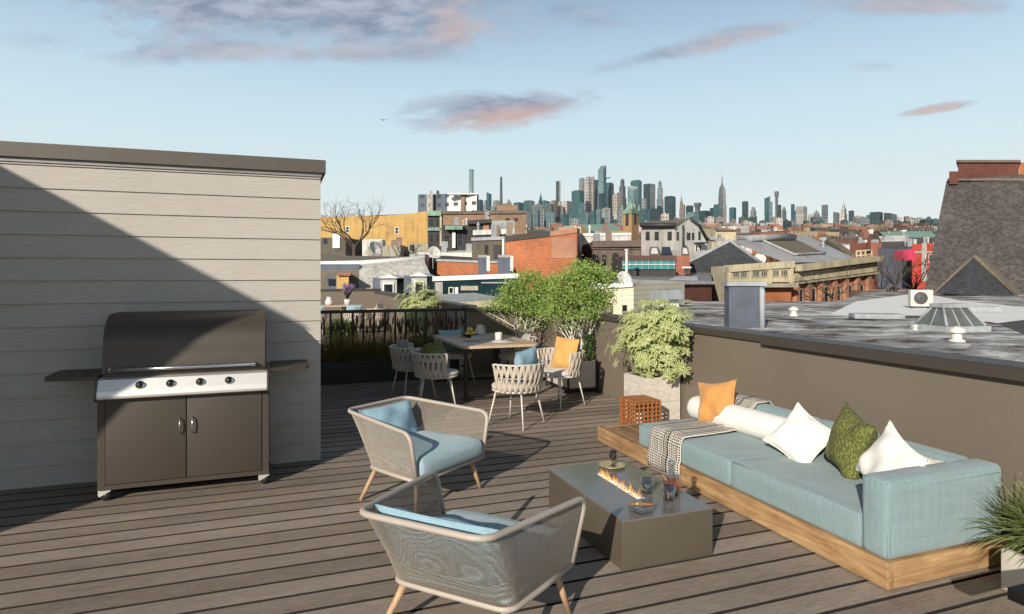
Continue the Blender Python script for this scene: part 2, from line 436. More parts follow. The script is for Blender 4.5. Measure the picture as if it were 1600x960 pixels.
parapet('parapet_wall','bronze parapet across the far end of the far terrace',(3.42,22.7),(.6,22.7),-1,top=1.27)
parapet('parapet_wall','bronze parapet bay stepping forward at the far terrace end',(.6,22.2),(-3.0,22.2),-1,top=1.26)
# ---- railing with balusters
rl=thing('railing','black metal railing with thin balusters behind the ornamental grass','railing',(-.3,11.02,0))
mb=MB(); mb.box(0,-.025,1.105,3.5,.025,1.16); mb.build('top_rail',M['darkmetal'],rl)
mb=MB(); mb.box(0,-.02,.10,3.5,.02,.14); mb.build('bottom_rail',M['darkmetal'],rl)
for i in range(20):
    mb=MB(); w=.017; x=.04+i*.18; mb.box(x-w,-w,.0 if i%6==0 else .14,x+w,w,1.105); mb.build('baluster',M['darkmetal'],rl)
# ---- planter with ornamental grass in front of railing
pt=thing('trough_planter','long black metal trough planter below the railing','planter',(-.2,10.5,0))
mb=MB(); mb.box(0,0,0,3.1,.03,.36); mb.box(0,.39,0,3.1,.42,.36); mb.box(0,.03,0,.03,.39,.36); mb.box(3.07,.03,0,3.1,.39,.36); mb.build('trough',M['blackbox'],pt)
mb=MB(); mb.box(.03,.03,.05,3.07,.39,.33); mb.build('soil',M['soil'],pt)
def blade(mb,p,d,L,w,droop,m=0,seg=4,mid=None):
    """arching strap leaf; mid: material index of a middle stripe"""
    p=Vector(p); d=Vector(d).normalized(); side=d.cross(Vector((0,0,1)))
    if side.length<1e-3: side=Vector((1,0,0))
    side.normalize(); h=Vector((d.x,d.y,0)); pts=[];q=p.copy();dd=d.copy()
    for i in range(seg+1):
        pts.append(q.copy()); q=q+dd*(L/seg); dd=(dd+Vector((0,0,-droop/seg))).normalized()
    vs=[];fs=[];ms=[]
    nst=1 if mid is None else 3
    for i,q in enumerate(pts):
        ww=w*(1-(i/seg)**1.7)*(.7+.3*min(1,i)) + w*.03
        for j in range(nst+1): vs.append(q+side*ww*(j/nst-.5))
    for st in range(nst):
        fs=[(i*(nst+1)+st,i*(nst+1)+st+1,(i+1)*(nst+1)+st+1,(i+1)*(nst+1)+st) for i in range(seg)]
        if st==0: base=len(mb.v); mb.add(vs,[],0)
        for f in fs:
            mb.f.append(tuple(x+base for x in f)); mb.m.append(mid if (mid is not None and st==1) else m); mb.sm.append(True)
mb=MB()
for i in range(5200):
    x=R.uniform(-.2,2.9); y=10.52+R.uniform(.04,.38); a=R.uniform(0,2*PI); t=R.uniform(.1,.75)
    blade(mb,(x,y,.33),(math.cos(a)*t,math.sin(a)*t,1),R.uniform(.32,.66),.006,R.uniform(.3,1.5),0,3)
g=mb.build('ornamental_grass',M['blade']); tag(g,'dense olive ornamental grass filling the black trough planter','grass',kind='stuff')
mb=MB()
for i in range(150):
    x=R.uniform(-.15,3.0); y=10.55+R.uniform(.0,.36); a=R.uniform(0,2*PI); t=R.uniform(0,.13)
    b=Vector((x,y,.33)); top=b+Vector((math.cos(a)*t,math.sin(a)*t,R.uniform(.42,.60)))
    mb.tube([b,top],.0025,4)
    d=(top-b).normalized(); l=R.uniform(.1,.17)
    mb.tube([top-d*.01,top+d*l*.3,top+d*l*.7,top+d*l],[.004,.014,.013,.004],6)
g=mb.build('grass_plumes',M['plume']); tag(g,'russet cattail plumes rising out of the grass before the railing','grass plumes',kind='stuff')

# ================================================================= GRILL
gr=thing('gas_grill','wide bronze gas grill with silver control panel on castors','grill',(-.69,5.68,0))
W=.615
mb=MB(); mb.box(-W+.005,.02,.10,W-.005,.54,.80); mb.box(-W,0,.09,W,.03,.125); mb.box(-W,0,.125,-W+.05,.02,.80); mb.box(W-.05,0,.125,W,.02,.80)
mb.box(-W,.02,.09,-W+.012,.56,.82); mb.box(W-.012,.02,.09,W,.56,.82); mb.build('cabinet',M['grill_door'],gr)
for s in (-1,1):
    x0,x1=((-W+.054,-.003) if s<0 else (.003,W-.054))
    mb=MB(); mb.rbox(x0,-.008,.130,x1,.018,.795,.004,0,2); d=mb.build('door',M['grill_door'],gr)
    mb=MB(); xx=s*.045; mb.tube([(xx,-.008,.485),(xx,-.035,.495),(xx,-.042,.55),(xx,-.035,.605),(xx,-.008,.615)],[.004,.005,.0055,.005,.004],8); mb.build('handle',M['chrome'],d)
# control panel with bull nose
prof=[(.02,.955),(-.045,.945),(-.085,.86),(-.095,.825),(-.092,.808),(-.07,.797),(.02,.797)]
mb=MB(); mb.extr(prof,0,-W+.012,W-.012,0); pan=mb.build('control_panel',M['steel'],gr)
for s in (-1,1):
    mb=MB(); mb.extr([(.03,.965),(-.055,.95),(-.097,.855),(-.107,.82),(-.10,.80),(-.07,.787),(.03,.787)],0,s*W-(.014 if s>0 else 0),s*W+(.0 if s>0 else .014)); mb.build('panel_cap',M['grill'],gr)
nd=Vector((0,-.9,.42)).normalized()
for x in (-.315,-.105,.105,.315):
    c=Vector((x,-.068,.898)); 
    mb=MB(); mb.tube([c,c+nd*.008],.031,20); kb=mb.build('knob',M['chrome'],gr)
    mb=MB(); mb.tube([c+nd*.008,c+nd*.03],[.024,.021],18); 
    t=Vector((0,.42,.9)).normalized()
    mb.tube([c+nd*.034-t*.02,c+nd*.034+t*.02],.006,6); mb.build('knob_grip',M['knob'],kb)
# lid
pf=[(.56,1.0),(.56,1.435),(.30,1.435)]
for i in range(9):
    a=PI/2*i/8; pf.append((.30-.28*math.sin(a), 1.435-.28*(1-math.cos(a))))
pf+=[(.012,1.10),(.0,1.06),(.0,.985),(.03,.975)]
mb=MB(); 
mb.extr(pf,0,-W+.03,W-.03,0,True); lid=mb.build('lid',M['grill'],gr,auto=35)
mb=MB(); mb.tube([(-.52,-.05,1.02),(.50,-.05,1.02)],.0135,12); mb.build('lid_handle',M['chrome'],lid)
for x in (-.52,.50):
    mb=MB(); mb.tube([(x,.005,1.02),(x,-.055,1.02)],.017,10); mb.build('handle_mount',M['chrome'],lid)
mb=MB(); mb.box(-W+.03,.02,.955,W-.03,.56,.985); mb.build('firebox',M['grill'],gr)
mb=MB(); mb.extr([(-W-.005,.03),(-W-.36,.10),(-W-.385,.16),(-W-.385,.53),(-W-.005,.53)],2,.935,.965); mb.build('side_shelf',M['grill'],gr)
mb=MB(); mb.extr([(W+.005,.03),(W+.30,.10),(W+.325,.16),(W+.325,.53),(W+.005,.53)],2,.935,.965); mb.build('side_shelf',M['grill'],gr)
for x in (-W+.04,W-.04):
    for y in (.04,.50):
        mb=MB(); mb.tube([(x,y,.055),(x,y,.09)],.012,8); mb.extr([(x-.03,.035),(x+.045,.075),(x+.045,.085),(x-.04,.085),(x-.04,.045)],1,y-.022,y+.022); cs=mb.build('caster',M['steel'],gr)
        mb=MB(); mb.tube([(x+.012,y-.016,.036),(x+.012,y+.016,.036)],.036,16); mb.build('wheel',M['knob'],cs)

# ================================================================= LOUNGE ARMCHAIRS
def rounded(pts,r=.07,n=5):
    out=[]; pts=[Vector(p) for p in pts]
    for i,p in enumerate(pts):
        if i==0 or i==len(pts)-1: out.append(p); continue
        a=(pts[i-1]-p); b=(pts[i+1]-p); ra=min(r,a.length*.45); rb=min(r,b.length*.45)
        p0=p+a.normalized()*ra; p2=p+b.normalized()*rb
        for k in range(n+1):
            t=k/n; out.append(p0*(1-t)**2+p*2*t*(1-t)+p2*t*t)
    return out
def resamp(pts,n):
    L=[0]
    for i in range(1,len(pts)): L.append(L[-1]+(pts[i]-pts[i-1]).length)
    out=[]
    for k in range(n):
        s=L[-1]*k/(n-1); i=1
        while i<len(L)-1 and L[i]<s: i+=1
        t=(s-L[i-1])/max(L[i]-L[i-1],1e-9); out.append(pts[i-1].lerp(pts[i],min(1,max(0,t))))
    return out
def pillow(mb,w,h,t,m=0,n=16,pinch=.10,seed=1,wr=.006):
    """square cushion in xz plane, thickness along y"""
    r=random.Random(seed); ph=[r.uniform(0,6) for _ in range(6)]
    def P(i,j,s):
        x=i/n*2-1; z=j/n*2-1
        px=x*(1-pinch*(1-z*z)*abs(x)**1.5); pz=z*(1-pinch*(1-x*x)*abs(z)**1.5)
        th=((1-x**4)*(1-z**4))**.55*(.75+.25*(1-x*x)*(1-z*z))
        e=max(abs(x),abs(z))
        d=wr*(math.sin(5*x+3*z+ph[0])+math.sin(4*z-6*x+ph[1])+.6*math.sin(11*x*z+ph[2]))*min(1,th*2)
        return (px*w/2,s*(th*t/2+d) if e<1 else 0.0,pz*h/2)
    for s in (-1,1):
        vs=[P(i,j,s) for j in range(n+1) for i in range(n+1)]
        fs=[]
        for j in range(n):
            for i in range(n):
                a=j*(n+1)+i; q=(a,a+1,a+n+2,a+n+1); fs.append(q if s<0 else q[::-1])
        mb.add(vs,fs,m,True)
    e=[P(i,0,1) for i in range(n)]+[P(n,j,1) for j in range(n)]+[P(n-i,n,1) for i in range(n)]+[P(0,n-j,1) for j in range(n)]
    mb.tube(e,.0045,5,m,closed=True)
    return mb
def orient(o,loc,lean,heading,roll=0):
    """face (-y of the pillow) turned to heading, leaning back by lean"""
    o.rotation_mode='QUATERNION'
    q=Matrix.Rotation(heading+PI/2,4,'Z')@Matrix.Rotation(-lean,4,'X')@Matrix.Rotation(roll,4,'Y')
    o.rotation_quaternion=q.to_quaternion(); o.location=loc
def make_armchair():
    # local: +x = facing, +y = left
    r=thing('lounge_armchair','','armchair')
    Z=.645
    rim=[(.347,.461,.613),(-.477,.337,.667),(-.477,-.337,.667),(.347,-.461,.613)]
    bf=[(.343,.385,.255),(-.227,.321,.255),(-.227,-.321,.255),(.343,-.385,.255)]
    top=[bf[0]]+[rim[0],rim[1],rim[2],rim[3]]+[bf[3]]
    topc=rounded(top,.085,6)
    mb=MB(); mb.tube(topc,.0155,10)
    basec=rounded([(.05,.36,.255),bf[1],bf[2],(.05,-.36,.255)],.07,5)
    mb.tube([Vector(bf[0])]+basec+[Vector(bf[3])],.015,8)
    mb.tube([bf[0],bf[3]],.015,8)
    mb.build('frame',M['frame'],r)
    # woven net between rim and base
    up=rounded([rim[0],rim[1],rim[2],rim[3]],.10,6); lo=rounded([bf[0],bf[1],bf[2],bf[3]],.07,6)
    N=460; U=resamp(up,N); Lw=resamp(lo,N)
    mb=MB(); K=18; sh=36
    rr=.0016
    for i in range(-sh,N,2):
        for sg in (1,-1):
            pts=[]
            for k in range(K+1):
                j=i+ (sh*k/K if sg>0 else sh*(1-k/K))
                if j<0 or j>N-1: continue
                j0=int(j); j1=min(j0+1,N-1); t=j-j0
                a=U[j0].lerp(U[j1],t); b=Lw[j0].lerp(Lw[j1],t)
                pts.append(b.lerp(a,k/K))
            if len(pts)>1: mb.tube(pts,rr,3,caps=False)
    mb.build('woven_net',M['cord'],r)
    mb=MB(); mb.add([(.33,.38,.262),(-.22,.315,.262),(-.22,-.315,.262),(.33,-.38,.262),(.33,.38,.245),(-.22,.315,.245),(-.22,-.315,.245),(.33,-.38,.245)],[(0,1,2,3),(7,6,5,4),(0,4,5,1),(1,5,6,2),(2,6,7,3),(3,7,4,0)]); mb.build('seat_base',M['cord'],r)
    # seat cushion: tapered rounded slab
    mb=MB(); mb.rbox(-.245,-.375,.268,.375,.375,.415,.05,0,4,.03)
    c=mb.build('seat_cushion',M['bluelt'],r)
    for v in c.data.vertices:
        s=.86+.14*(v.co.x+.245)/.62
        v.co.y*=s
    for (sx,sy) in ((.326,.38),(.326,-.38),(-.262,.379),(-.262,-.379)):
        tx=.27 if sx>0 else -.19; ty=math.copysign(.315 if sx>0 else .27,sy)
        mb=MB(); mb.tube([(tx,ty,.252),(sx,sy,0)],[.021,.0135],10); mb.build('leg',M['legwood'],r)
    return r
ch=make_armchair()
ch['label']='net-sided lounge armchair with thin lumbar pillow standing beside the grill'; ch['group']='blue cushioned lounge armchairs'
ch.location=(1.059,5.04,0); ch.rotation_euler.z=-.964
c2=copy_tree(ch); c2['label']='net-sided lounge armchair seen from behind in front of the fire table'
c2.location=(.915,3.038,0); c2.rotation_euler.z=.741
def lumbar(parent,lab,y=0,x=-.235,z=.485,lean=.42,w=.56,h=.34):
    mb=MB(); pillow(mb,w,h,.13,0,14,.05,3); o=mb.build('lumbar_pillow',M['bluepil'])
    tag(o,lab,'pillow')
    mw=Matrix.Translation(parent.location)@Matrix.Rotation(parent.rotation_euler.z,4,'Z')
    orient(o,mw@Vector((x,y,z)),lean,parent.rotation_euler.z)
    return o
lumbar(ch,'sky blue lumbar pillow leaning in the armchair beside the grill',-.04,-.27,.52)
lumbar(c2,'pale blue pillow leaning in the armchair seen from behind',.0,-.275,.50,.44,.66,.36)

# ================================================================= SOFA
sf=thing('platform_sofa','long duck-egg blue outdoor sofa on a teak platform','sofa',(3.15,2.57,0))
L=3.39; D=1.0
mb=MB(); mb.rbox(0,0,0.012,.05,L,.16,.004,0,2); mb.build('front_rail',M['teak_y'],sf)
mb=MB(); mb.rbox(.052,0,0.012,D,.05,.158,.004,0,2); mb.build('end_rail',M['teak_x'],sf)
mb=MB(); mb.rbox(.052,L-.05,0.012,D,L-.002,.158,.004,0,2); mb.build('end_rail',M['teak_x'],sf)
mb=MB(); 
for i in range(4): mb.rbox(.053+i*.237,.053,.10,.053+i*.237+.234,L-.053,.157,.003,0,1)
mb.build('platform_top',M['teak_y'],sf)
mb=MB(); mb.box(.1,.1,0,.9,L-.1,.1); mb.build('plinth',M['blackbox'],sf)
a=thing  # (parts below)
SE=.835
def cushion(name,x0,y0,z0,x1,y1,z1,r=.03,puff=.012,pipe=True):
    mb=MB(); mb.rbox(x0,y0,z0,x1,y1,z1,r,0,3,puff); o=mb.build(name,M['blue'],sf)
    if pipe:
        mb=MB(); e=r*.32
        mb.tube(rounded([(x0+e,y1-e,z1-e),(x0+e,y0+e,z1-e)],.02),.0035,5)
        mb.tube([(x0+e,y0+e,z0+.02),(x0+e,y0+e,z1-e)],.0032,5)
        mb.tube([(x0+e,y1-e,z0+.02),(x0+e,y1-e,z1-e)],.0032,5)
        mb.build('piping',M['blue'],o)
    return o
cushion('seat_cushion',.02,1.334,.16,SE,2.62,.36,.03)
cushion('seat_cushion',.02,.19,.16,SE,1.330,.365,.03)
cushion('arm_cushion',.012,.012,.16,.97,.187,.605,.035,.006)
o=cushion('back_cushion',.80,.19,.16,.965,1.35,.600,.035,.006,False)
o=cushion('back_cushion',.80,1.354,.16,.965,2.50,.600,.035,.006,False)
def stitch():
    mb=MB(); z=.585; y=.0095
    mb.tube([(.06,y,.56),(.93,y,.56)],.0025,4); mb.tube([(.03,y,.19),(.03,y,.57)],.0025,4); mb.build('stitching',M['blue'],sf)
stitch()
def pil(name,mat,label,w,h,t,loc,lean,heading,roll=0,seed=1,pinch=.15):
    mb=MB(); pillow(mb,w,h,t,0,18,pinch,seed,.007); o=mb.build(name,M[mat]); tag(o,label,'pillow','scatter pillows on the sofa'); orient(o,loc,lean,heading,roll); return o
pil('scatter_pillow','orange','apricot scatter pillow leaning on the bolster by the checked throw',.41,.41,.17,(3.78,4.83,.575),.30,rad(196),rad(-12),1)
pil('scatter_pillow','white','white scatter pillow lying against the middle of the bolster',.40,.40,.17,(3.70,3.75,.525),.55,rad(205),rad(30),2)
pil('scatter_pillow','olive','olive knitted scatter pillow between the two white ones',.41,.45,.20,(3.72,3.33,.58),.22,rad(160),rad(12),3)
pil('scatter_pillow','white','white scatter pillow leaning behind the sofa arm',.41,.41,.17,(3.63,2.95,.55),.36,rad(170),rad(24),14)
pil('scatter_pillow','blush','blush scatter pillow mostly hidden behind the sofa arm',.36,.32,.14,(3.80,2.90,.47),.5,rad(165),0,5)
mb=MB()
pr=[(.0,-.68),(.07,-.68),(.10,-.665),(.112,-.63),(.114,-.3),(.115,0),(.114,.3),(.112,.63),(.10,.665),(.07,.68),(.0,.68)]
mb.lathe(pr,20); o=mb.build('bolster',M['white']); tag(o,'long round white bolster lying along the sofa back','bolster')
o.rotation_euler=(PI/2,0,0); o.location=(3.835,4.50,.475); o.rotation_euler=(PI/2,0,rad(4))
# throw draped over seat, front and back
def throw():
    x=3.15
    prof=[(x-.016,.045),(x-.018,.10),(x-.014,.158),(x+.004,.20),(x+.005,.30),(x+.008,.352),(x+.03,.384),(x+.10,.389),(x+.3,.391),(x+.5,.392),(x+.585,.395),(x+.610,.44),(x+.63,.52),(x+.68,.566),(x+.72,.567),(x+.76,.574),(x+.785,.605),(x+.80,.617),(x+.9,.618),(x+.96,.617),(x+.985,.590),(x+.988,.50),(x+.988,.40)]
    n=len(prof); K=22; mb=MB(); L=[0]
    for i in range(1,n): L.append(L[-1]+math.hypot(prof[i][0]-prof[i-1][0],prof[i][1]-prof[i-1][1]))
    vs=[];uv=[]
    for i,(px,pz) in enumerate(prof):
        for k in range(K+1):
            t=k/K; s=L[i]
            v0=4.47+.05*(s/L[-1])+.012*math.sin(s*9); wd=.47-.04*(s/L[-1])
            v=v0+wd*t
            wob=.006*math.sin(t*17+s*5)+.004*math.sin(t*31-s*7)
            hang=1 if pz<.33 or (px>x+.97) else 0
            fold=.010*max(0,math.sin(t*20))**2*(1 if t<.45 else .3)
            vs.append((px-(abs(wob)+fold)*hang if px<x+.5 else px+abs(wob)*hang, v, pz+(0 if hang else abs(wob)+fold)+(.012*math.sin(t*6) if i==0 else 0)))
            uv.append((t*.47/.5,s/.9*.5))
    fs=[];us=[]
    for i in range(n-1):
        for k in range(K):
            q=(i*(K+1)+k,(i+1)*(K+1)+k,(i+1)*(K+1)+k+1,i*(K+1)+k+1); fs.append(q); us.append([uv[a] for a in q])
    mb.add(vs,fs,0,True,us); o=mb.build('throw_blanket',M['check']); 
    md=o.modifiers.new('thick','SOLIDIFY'); md.thickness=.007; md.offset=1
    tag(o,'black and white checked wool throw draped over the sofa','throw')
throw()
# ================================================================= FIRE TABLE
ft=thing('fire_table','low taupe box fire table with a polished top','fire table',(1.905,3.29,0))
w,l,h=.64,1.09,.30
mb=MB(); mb.rbox(0,0,.0,w,l,h-.012,.004,0,2); mb.build('body',M['tablebody'],ft)
mb=MB()
sx0,sx1,sy0,sy1=.265,.335,.28,.86
mb.box(0,0,h-.011,sx0,l,h); mb.box(sx1,0,h-.011,w,l,h); mb.box(sx0,0,h-.011,sx1,sy0,h); mb.box(sx0,sy1,h-.011,sx1,l,h)
mb.build('tabletop',M['top'],ft)
mb=MB(); t=.004
mb.box(sx0,sy0,h-.006,sx0+t,sy1,h+.003); mb.box(sx1-t,sy0,h-.006,sx1,sy1,h+.003); mb.box(sx0+t,sy0,h-.006,sx1-t,sy0+t,h+.003); mb.box(sx0+t,sy1-t,h-.006,sx1-t,sy1,h+.003)
mb.build('burner_tray',M['chrome'],ft)
mb=MB()
for i in range(420):
    x=R.uniform(sx0+.010,sx1-.010); y=R.uniform(sy0+.01,sy1-.01); r=R.uniform(.004,.008)
    q=[(x+r*R.uniform(.7,1.2)*a,y+r*R.uniform(.7,1.2)*b,h-.004+r*R.uniform(.6,1)*c) for a,b,c in ((1,0,0),(0,1,0),(-1,0,0),(0,-1,0),(0,0,1),(0,0,-1))]
    mb.add(q,[(0,1,4),(1,2,4),(2,3,4),(3,0,4),(1,0,5),(2,1,5),(3,2,5),(0,3,5)])
o=mb.build('pebble_bed',M['pebble'],ft); o['kind']='stuff'
mb=MB()
def flam(mb,c,hh,ww,ang):
    dx,dy=math.cos(ang),math.sin(ang); n=7; vs=[];uv=[]
    ph=R.uniform(0,6); bend=R.uniform(-.45,.45)
    for i in range(n+1):
        t=i/n; wd=ww*(math.sin(PI*min(1,t*.85+.22))**1.2)*(1-t)**.35
        off=bend*hh*t*t+.006*math.sin(ph+t*7)
        for s in (-1,1):
            vs.append((c[0]+dx*(s*wd/2+off),c[1]+dy*(s*wd/2+off),c[2]+hh*t)); uv.append((s*.5+.5,t))
    fs=[(2*i,2*i+1,2*i+3,2*i+2) for i in range(n)]
    mb.add(vs,fs,0,True,[[uv[a] for a in f] for f in fs])
for i in range(105):
    y=sy0+.02+(sy1-sy0-.04)*R.random(); hh=R.uniform(.018,.06)*(1.0 if R.random()<.8 else 1.6)
    flam(mb,(R.uniform(sx0+.02,sx1-.02),y,h),hh,R.uniform(.006,.015),R.uniform(0,PI))
o=mb.build('flames',M['flame'],ft); 
# things on the fire table
Tz=.3
def item(name,label,cat,loc): return thing(name,label,cat,loc)
p=thing('brass_plate','round brushed brass plate at the far end of the fire table','plate',(2.37,4.25,Tz))
mb=MB(); mb.lathe([(0,.001),(.06,.002),(.075,.006),(.098,.014),(.101,.017),(.097,.018),(.073,.010),(.058,.006),(0,.005)],36,cap=False); mb.build('dish',M['brass'],p)
def tumbler(name,label,loc,r=.04,h=.095,mat='glass',liq=None,facets=12):
    g=thing(name,label,'glass',loc)
    mb=MB(); mb.lathe([(0,.0),(r*.86,.0),(r*.9,.003),(r,h),(r*.93,h),(r*.82,.016),(0,.014)],facets*2,cap=False); mb.build('bowl',M[mat],g)
    if liq:
        mb=MB(); mb.lathe([(0,.0145),(r*.80,.0165),(r*.865,h*liq),(0,h*liq)],facets*2,cap=False); mb.build('liquor',M['whiskey'],g)
    return g
g=thing('goblet','smoked glass goblet standing on the brass plate','glass',(2.38,4.25,Tz+.0055))
mb=MB(); mb.lathe([(0,0),(.024,0),(.024,.004),(.010,.012),(.009,.03),(.026,.05),(.031,.08),(.028,.115),(.026,.115),(.028,.08),(.022,.053),(0,.04)],24,cap=False); mb.build('bowl',M['smoke'],g)
tumbler('whiskey_tumbler','clear empty tumbler closest to the flames',(2.305,3.665,Tz),.042,.095)
tumbler('whiskey_tumbler','tumbler with amber liquor in front of the decanter',(2.365,3.50,Tz),.042,.09,'glass',.55)
dc=thing('decanter','square glass decanter half full of amber liquor','decanter',(2.455,3.60,Tz))
mb=MB(); mb.rbox(-.044,-.044,0,.044,.044,.13,.010,0,3); mb.lathe([(.03,.128),(.018,.145),(.015,.155),(.016,.165),(.024,.168),(.024,.173),(.0,.173)],20,cap=False); mb.build('bottle',M['glass'],dc)
mb=MB(); mb.rbox(-.0405,-.0405,.010,.0405,.0405,.085,.008,0,2); mb.build('liquor',M['whiskey'],dc)
mb=MB(); mb.lathe([(0,.174),(.012,.175),(.014,.182),(.024,.188),(.028,.200),(.024,.214),(.012,.222),(0,.223)],10,cap=False); mb.build('stopper',M['glass'],dc)
at_=thing('ashtray','square cut-glass ashtray at the near corner of the fire table','ashtray',(2.09,3.385,Tz),rad(12))
mb=MB(); 
mb.rbox(-.055,-.055,0,.055,.055,.012,.004,0,2)
for a,b,c,d in ((-.055,-.055,.055,-.04),(-.055,.04,.055,.055),(-.055,-.04,-.04,.04),(.04,-.04,.055,.04)): mb.rbox(a,b,.0125,c,d,.036,.003,0,2)
mb.build('dish',M['glass'],at_)
cg=thing('cigar','brown cigar resting across the glass ashtray','cigar',(2.09,3.385,Tz+.045),rad(-25))
mb=MB(); mb.tube([(-.07,0,0),(-.062,0,0),(.05,0,0.0),(.075,0,0)],[.006,.0085,.0085,.0065],12); cb=mb.build('roll',M['cigar'],cg)
mb=MB(); mb.tube([(-.03,0,0),(-.018,0,0)],.0089,12); mb.build('band',M['brass'],cg)
# ================================================================= CUBE PLANTER + LANTERN
cp=thing('cube_planter','tall square planter clad in pale travertine tiles','planter',(3.98,6.36,0))
w=.47; h=.55
mb=MB(); mb.box(.004,.004,0,w-.004,w-.004,h-.004); mb.build('core',M['grout'],cp)
mb=MB(); n=3
for i in range(n):
    for j in range(2):
        a,b=i*w/n+.0015,(i+1)*w/n-.0015; c,d=(0,.268) if j==0 else (.271,h)
        mb.box(a,-.008,c,b,.0,d); mb.box(-.008,a,c,0,b,d); mb.box(w,a,c,w+.008,b,d); mb.box(a,w,c,b,w+.008,d)
mb.build('tile_cladding',M['marble'],cp)
mb=MB(); mb.box(-.008,-.008,h,w+.008,.03,h+.006); mb.box(-.008,w-.03,h,w+.008,w+.008,h+.006); mb.box(-.008,.03,h,.03,w-.03,h+.006); mb.box(w-.03,.03,h,w+.008,w-.03,h+.006); mb.build('rim',M['marble'],cp)
mb=MB(); mb.box(.03,.03,h-.02,w-.03,w-.03,h+.002); mb.build('soil',M['soil'],cp)
def palmate(mb,c,nrm,rad_,rnd,nl=8):
    nrm=Vector(nrm).normalized(); a=nrm.orthogonal().normalized(); b=nrm.cross(a); a0=rnd.uniform(0,6)
    for k in range(nl):
        an=a0+2*PI*k/nl+rnd.uniform(-.15,.15); d=(a*math.cos(an)+b*math.sin(an)); d=(d+nrm*rnd.uniform(-.2,.2)).normalized()
        L=rad_*rnd.uniform(.8,1.15); s=d.cross(nrm).normalized(); wv=L*.155
        p=[Vector(c)+d*(L*t)+nrm*(-L*.10*t*t) for t in (.08,.35,.65,1.0)]
        ws=[wv*.25,wv*.9,wv,.02*wv]
        o=len(mb.v)
        for q,w_ in zip(p,ws): mb.v += [tuple(q-s*w_),tuple(q-s*w_*.34),tuple(q+s*w_*.34),tuple(q+s*w_)]
        for i in range(3):
            for st in range(3):
                mb.f.append((o+i*4+st,o+i*4+st+1,o+i*4+4+st+1,o+i*4+4+st)); mb.m.append(1 if st==1 else 0); mb.sm.append(True)
def variegated(loc,label,rx,ry,rz,n,lr,seed,zc,group=None,xmax=99):
    rnd=random.Random(seed); r=thing('variegated_shrub',label,'shrub',loc,0,group)
    mb=MB(); st=MB(); cs=[]
    lobes=[(rnd.uniform(-.4,.4),rnd.uniform(-.4,.4),rnd.uniform(-.4,.45),rnd.uniform(.38,.62)) for _ in range(13)]
    tries=0
    while len(cs)<n and tries<20000:
        tries+=1
        lx,ly,lz,lr2=rnd.choice(lobes); d=Vector((rnd.gauss(0,1),rnd.gauss(0,1),rnd.gauss(0,1))).normalized()*lr2*rnd.uniform(.55,1.22)
        p=Vector(((lx+d.x)*rx,(ly+d.y)*ry,zc+(lz+d.z)*rz))
        if p.z<.02 or (p.x>xmax and p.z<.72): continue
        cs.append(p)
    cx=Vector((0,0,zc-.25*rz))
    for p in cs:
        nr=(p-cx).normalized()+Vector((-.25,-.3,.55))
        palmate(mb,p,nr,lr*rnd.uniform(.75,1.2),rnd,rnd.choice((7,8,8,9)))
    mb.build('foliage',[M['leaf_cream'],M['leaf_mid']],r)
    for k in range(5):
        a=k*1.3; st.tube([(.04*math.cos(a),.04*math.sin(a),-.02),(.08*math.cos(a),.08*math.sin(a),zc*.5),(.25*rx*math.cos(a),.25*ry*math.sin(a),zc)],[.012,.010,.006],6)
    for p in cs[::4]:
        st.tube([Vector((p.x*.2,p.y*.2,zc*.45)),Vector((p.x*.6,p.y*.6,(zc*.55+p.z)*.5)),p],[.006,.004,.0025],4)
    st.build('stem',M['stem'],r); return r
variegated((4.21,6.44,.55),'bushy cream-and-green variegated shrub in the tiled cube planter',.56,.56,.47,600,.098,21,.42,None,.17)
# wicker lantern
ln=thing('wicker_lantern','square rattan lantern with open lattice on the deck','lantern',(3.80,6.18,0),0)
w=.16; h=.36; mb=MB()
for i in range(7):
    t=-w+2*w*i/6
    for s in (-w,w):
        mb.box(t-.007,s-.006,0,t+.007,s+.006,h); mb.box(s-.006,t-.007,0.001,s+.006,t+.007,h-.001)
for j in range(8):
    z=.02+j*.046
    for s in (-w,w):
        mb.box(-w-.007,s-.009,z-.006,w+.007,s+.009,z+.006); mb.box(s-.009,-w-.007,z-.0055,s+.009,w+.007,z+.0055)
mb.build('lattice',M['rattan'],ln)
mb=MB(); 
for i in range(14):
    t=-w+2*w*i/14; mb.box(t+.001,-w-.008,h,t+2*w/14-.003,w+.008,h+.012)
mb.build('lid',M['rattan'],ln)
mb=MB(); mb.lathe([(0,0),(.055,0),(.055,.2),(.045,.205),(0,.2)],20,cap=False); mb.build('candle',M['candle'],ln)
# ================================================================= SPIDER PLANT POT, BLACK BLOCK
sp=thing('square_pot','beige square pot at the near end of the sofa','planter',(3.785,1.99,0))
mb=MB(); w=.40; mb.rbox(0,0,0,w,w-.0,.225,.008,0,2); mb.build('pot',M['concrete'],sp)
mb=MB(); mb.box(.03,.03,.2255,w-.03,w-.03,.232); mb.build('soil',M['soil'],sp)
pl_=thing('spider_plant','arching cream-striped spider plant in the beige square pot','plant',(3.985,2.19,.232))
mb=MB(); rnd=random.Random(5)
for i in range(640):
    a=rnd.uniform(0,2*PI); t=rnd.uniform(.1,1.0); r0=rnd.uniform(0,.12)
    blade(mb,(r0*math.cos(a+.4),r0*math.sin(a+.4),-.003),(math.cos(a)*t,math.sin(a)*t,1.0),rnd.uniform(.28,.48),rnd.uniform(.015,.026),rnd.uniform(.7,2.3),1 if i%2 else 2,6,1)
mb.build('foliage',[M['blade2'],M['blade2'],M['blade_cream']],pl_)
mb=MB()
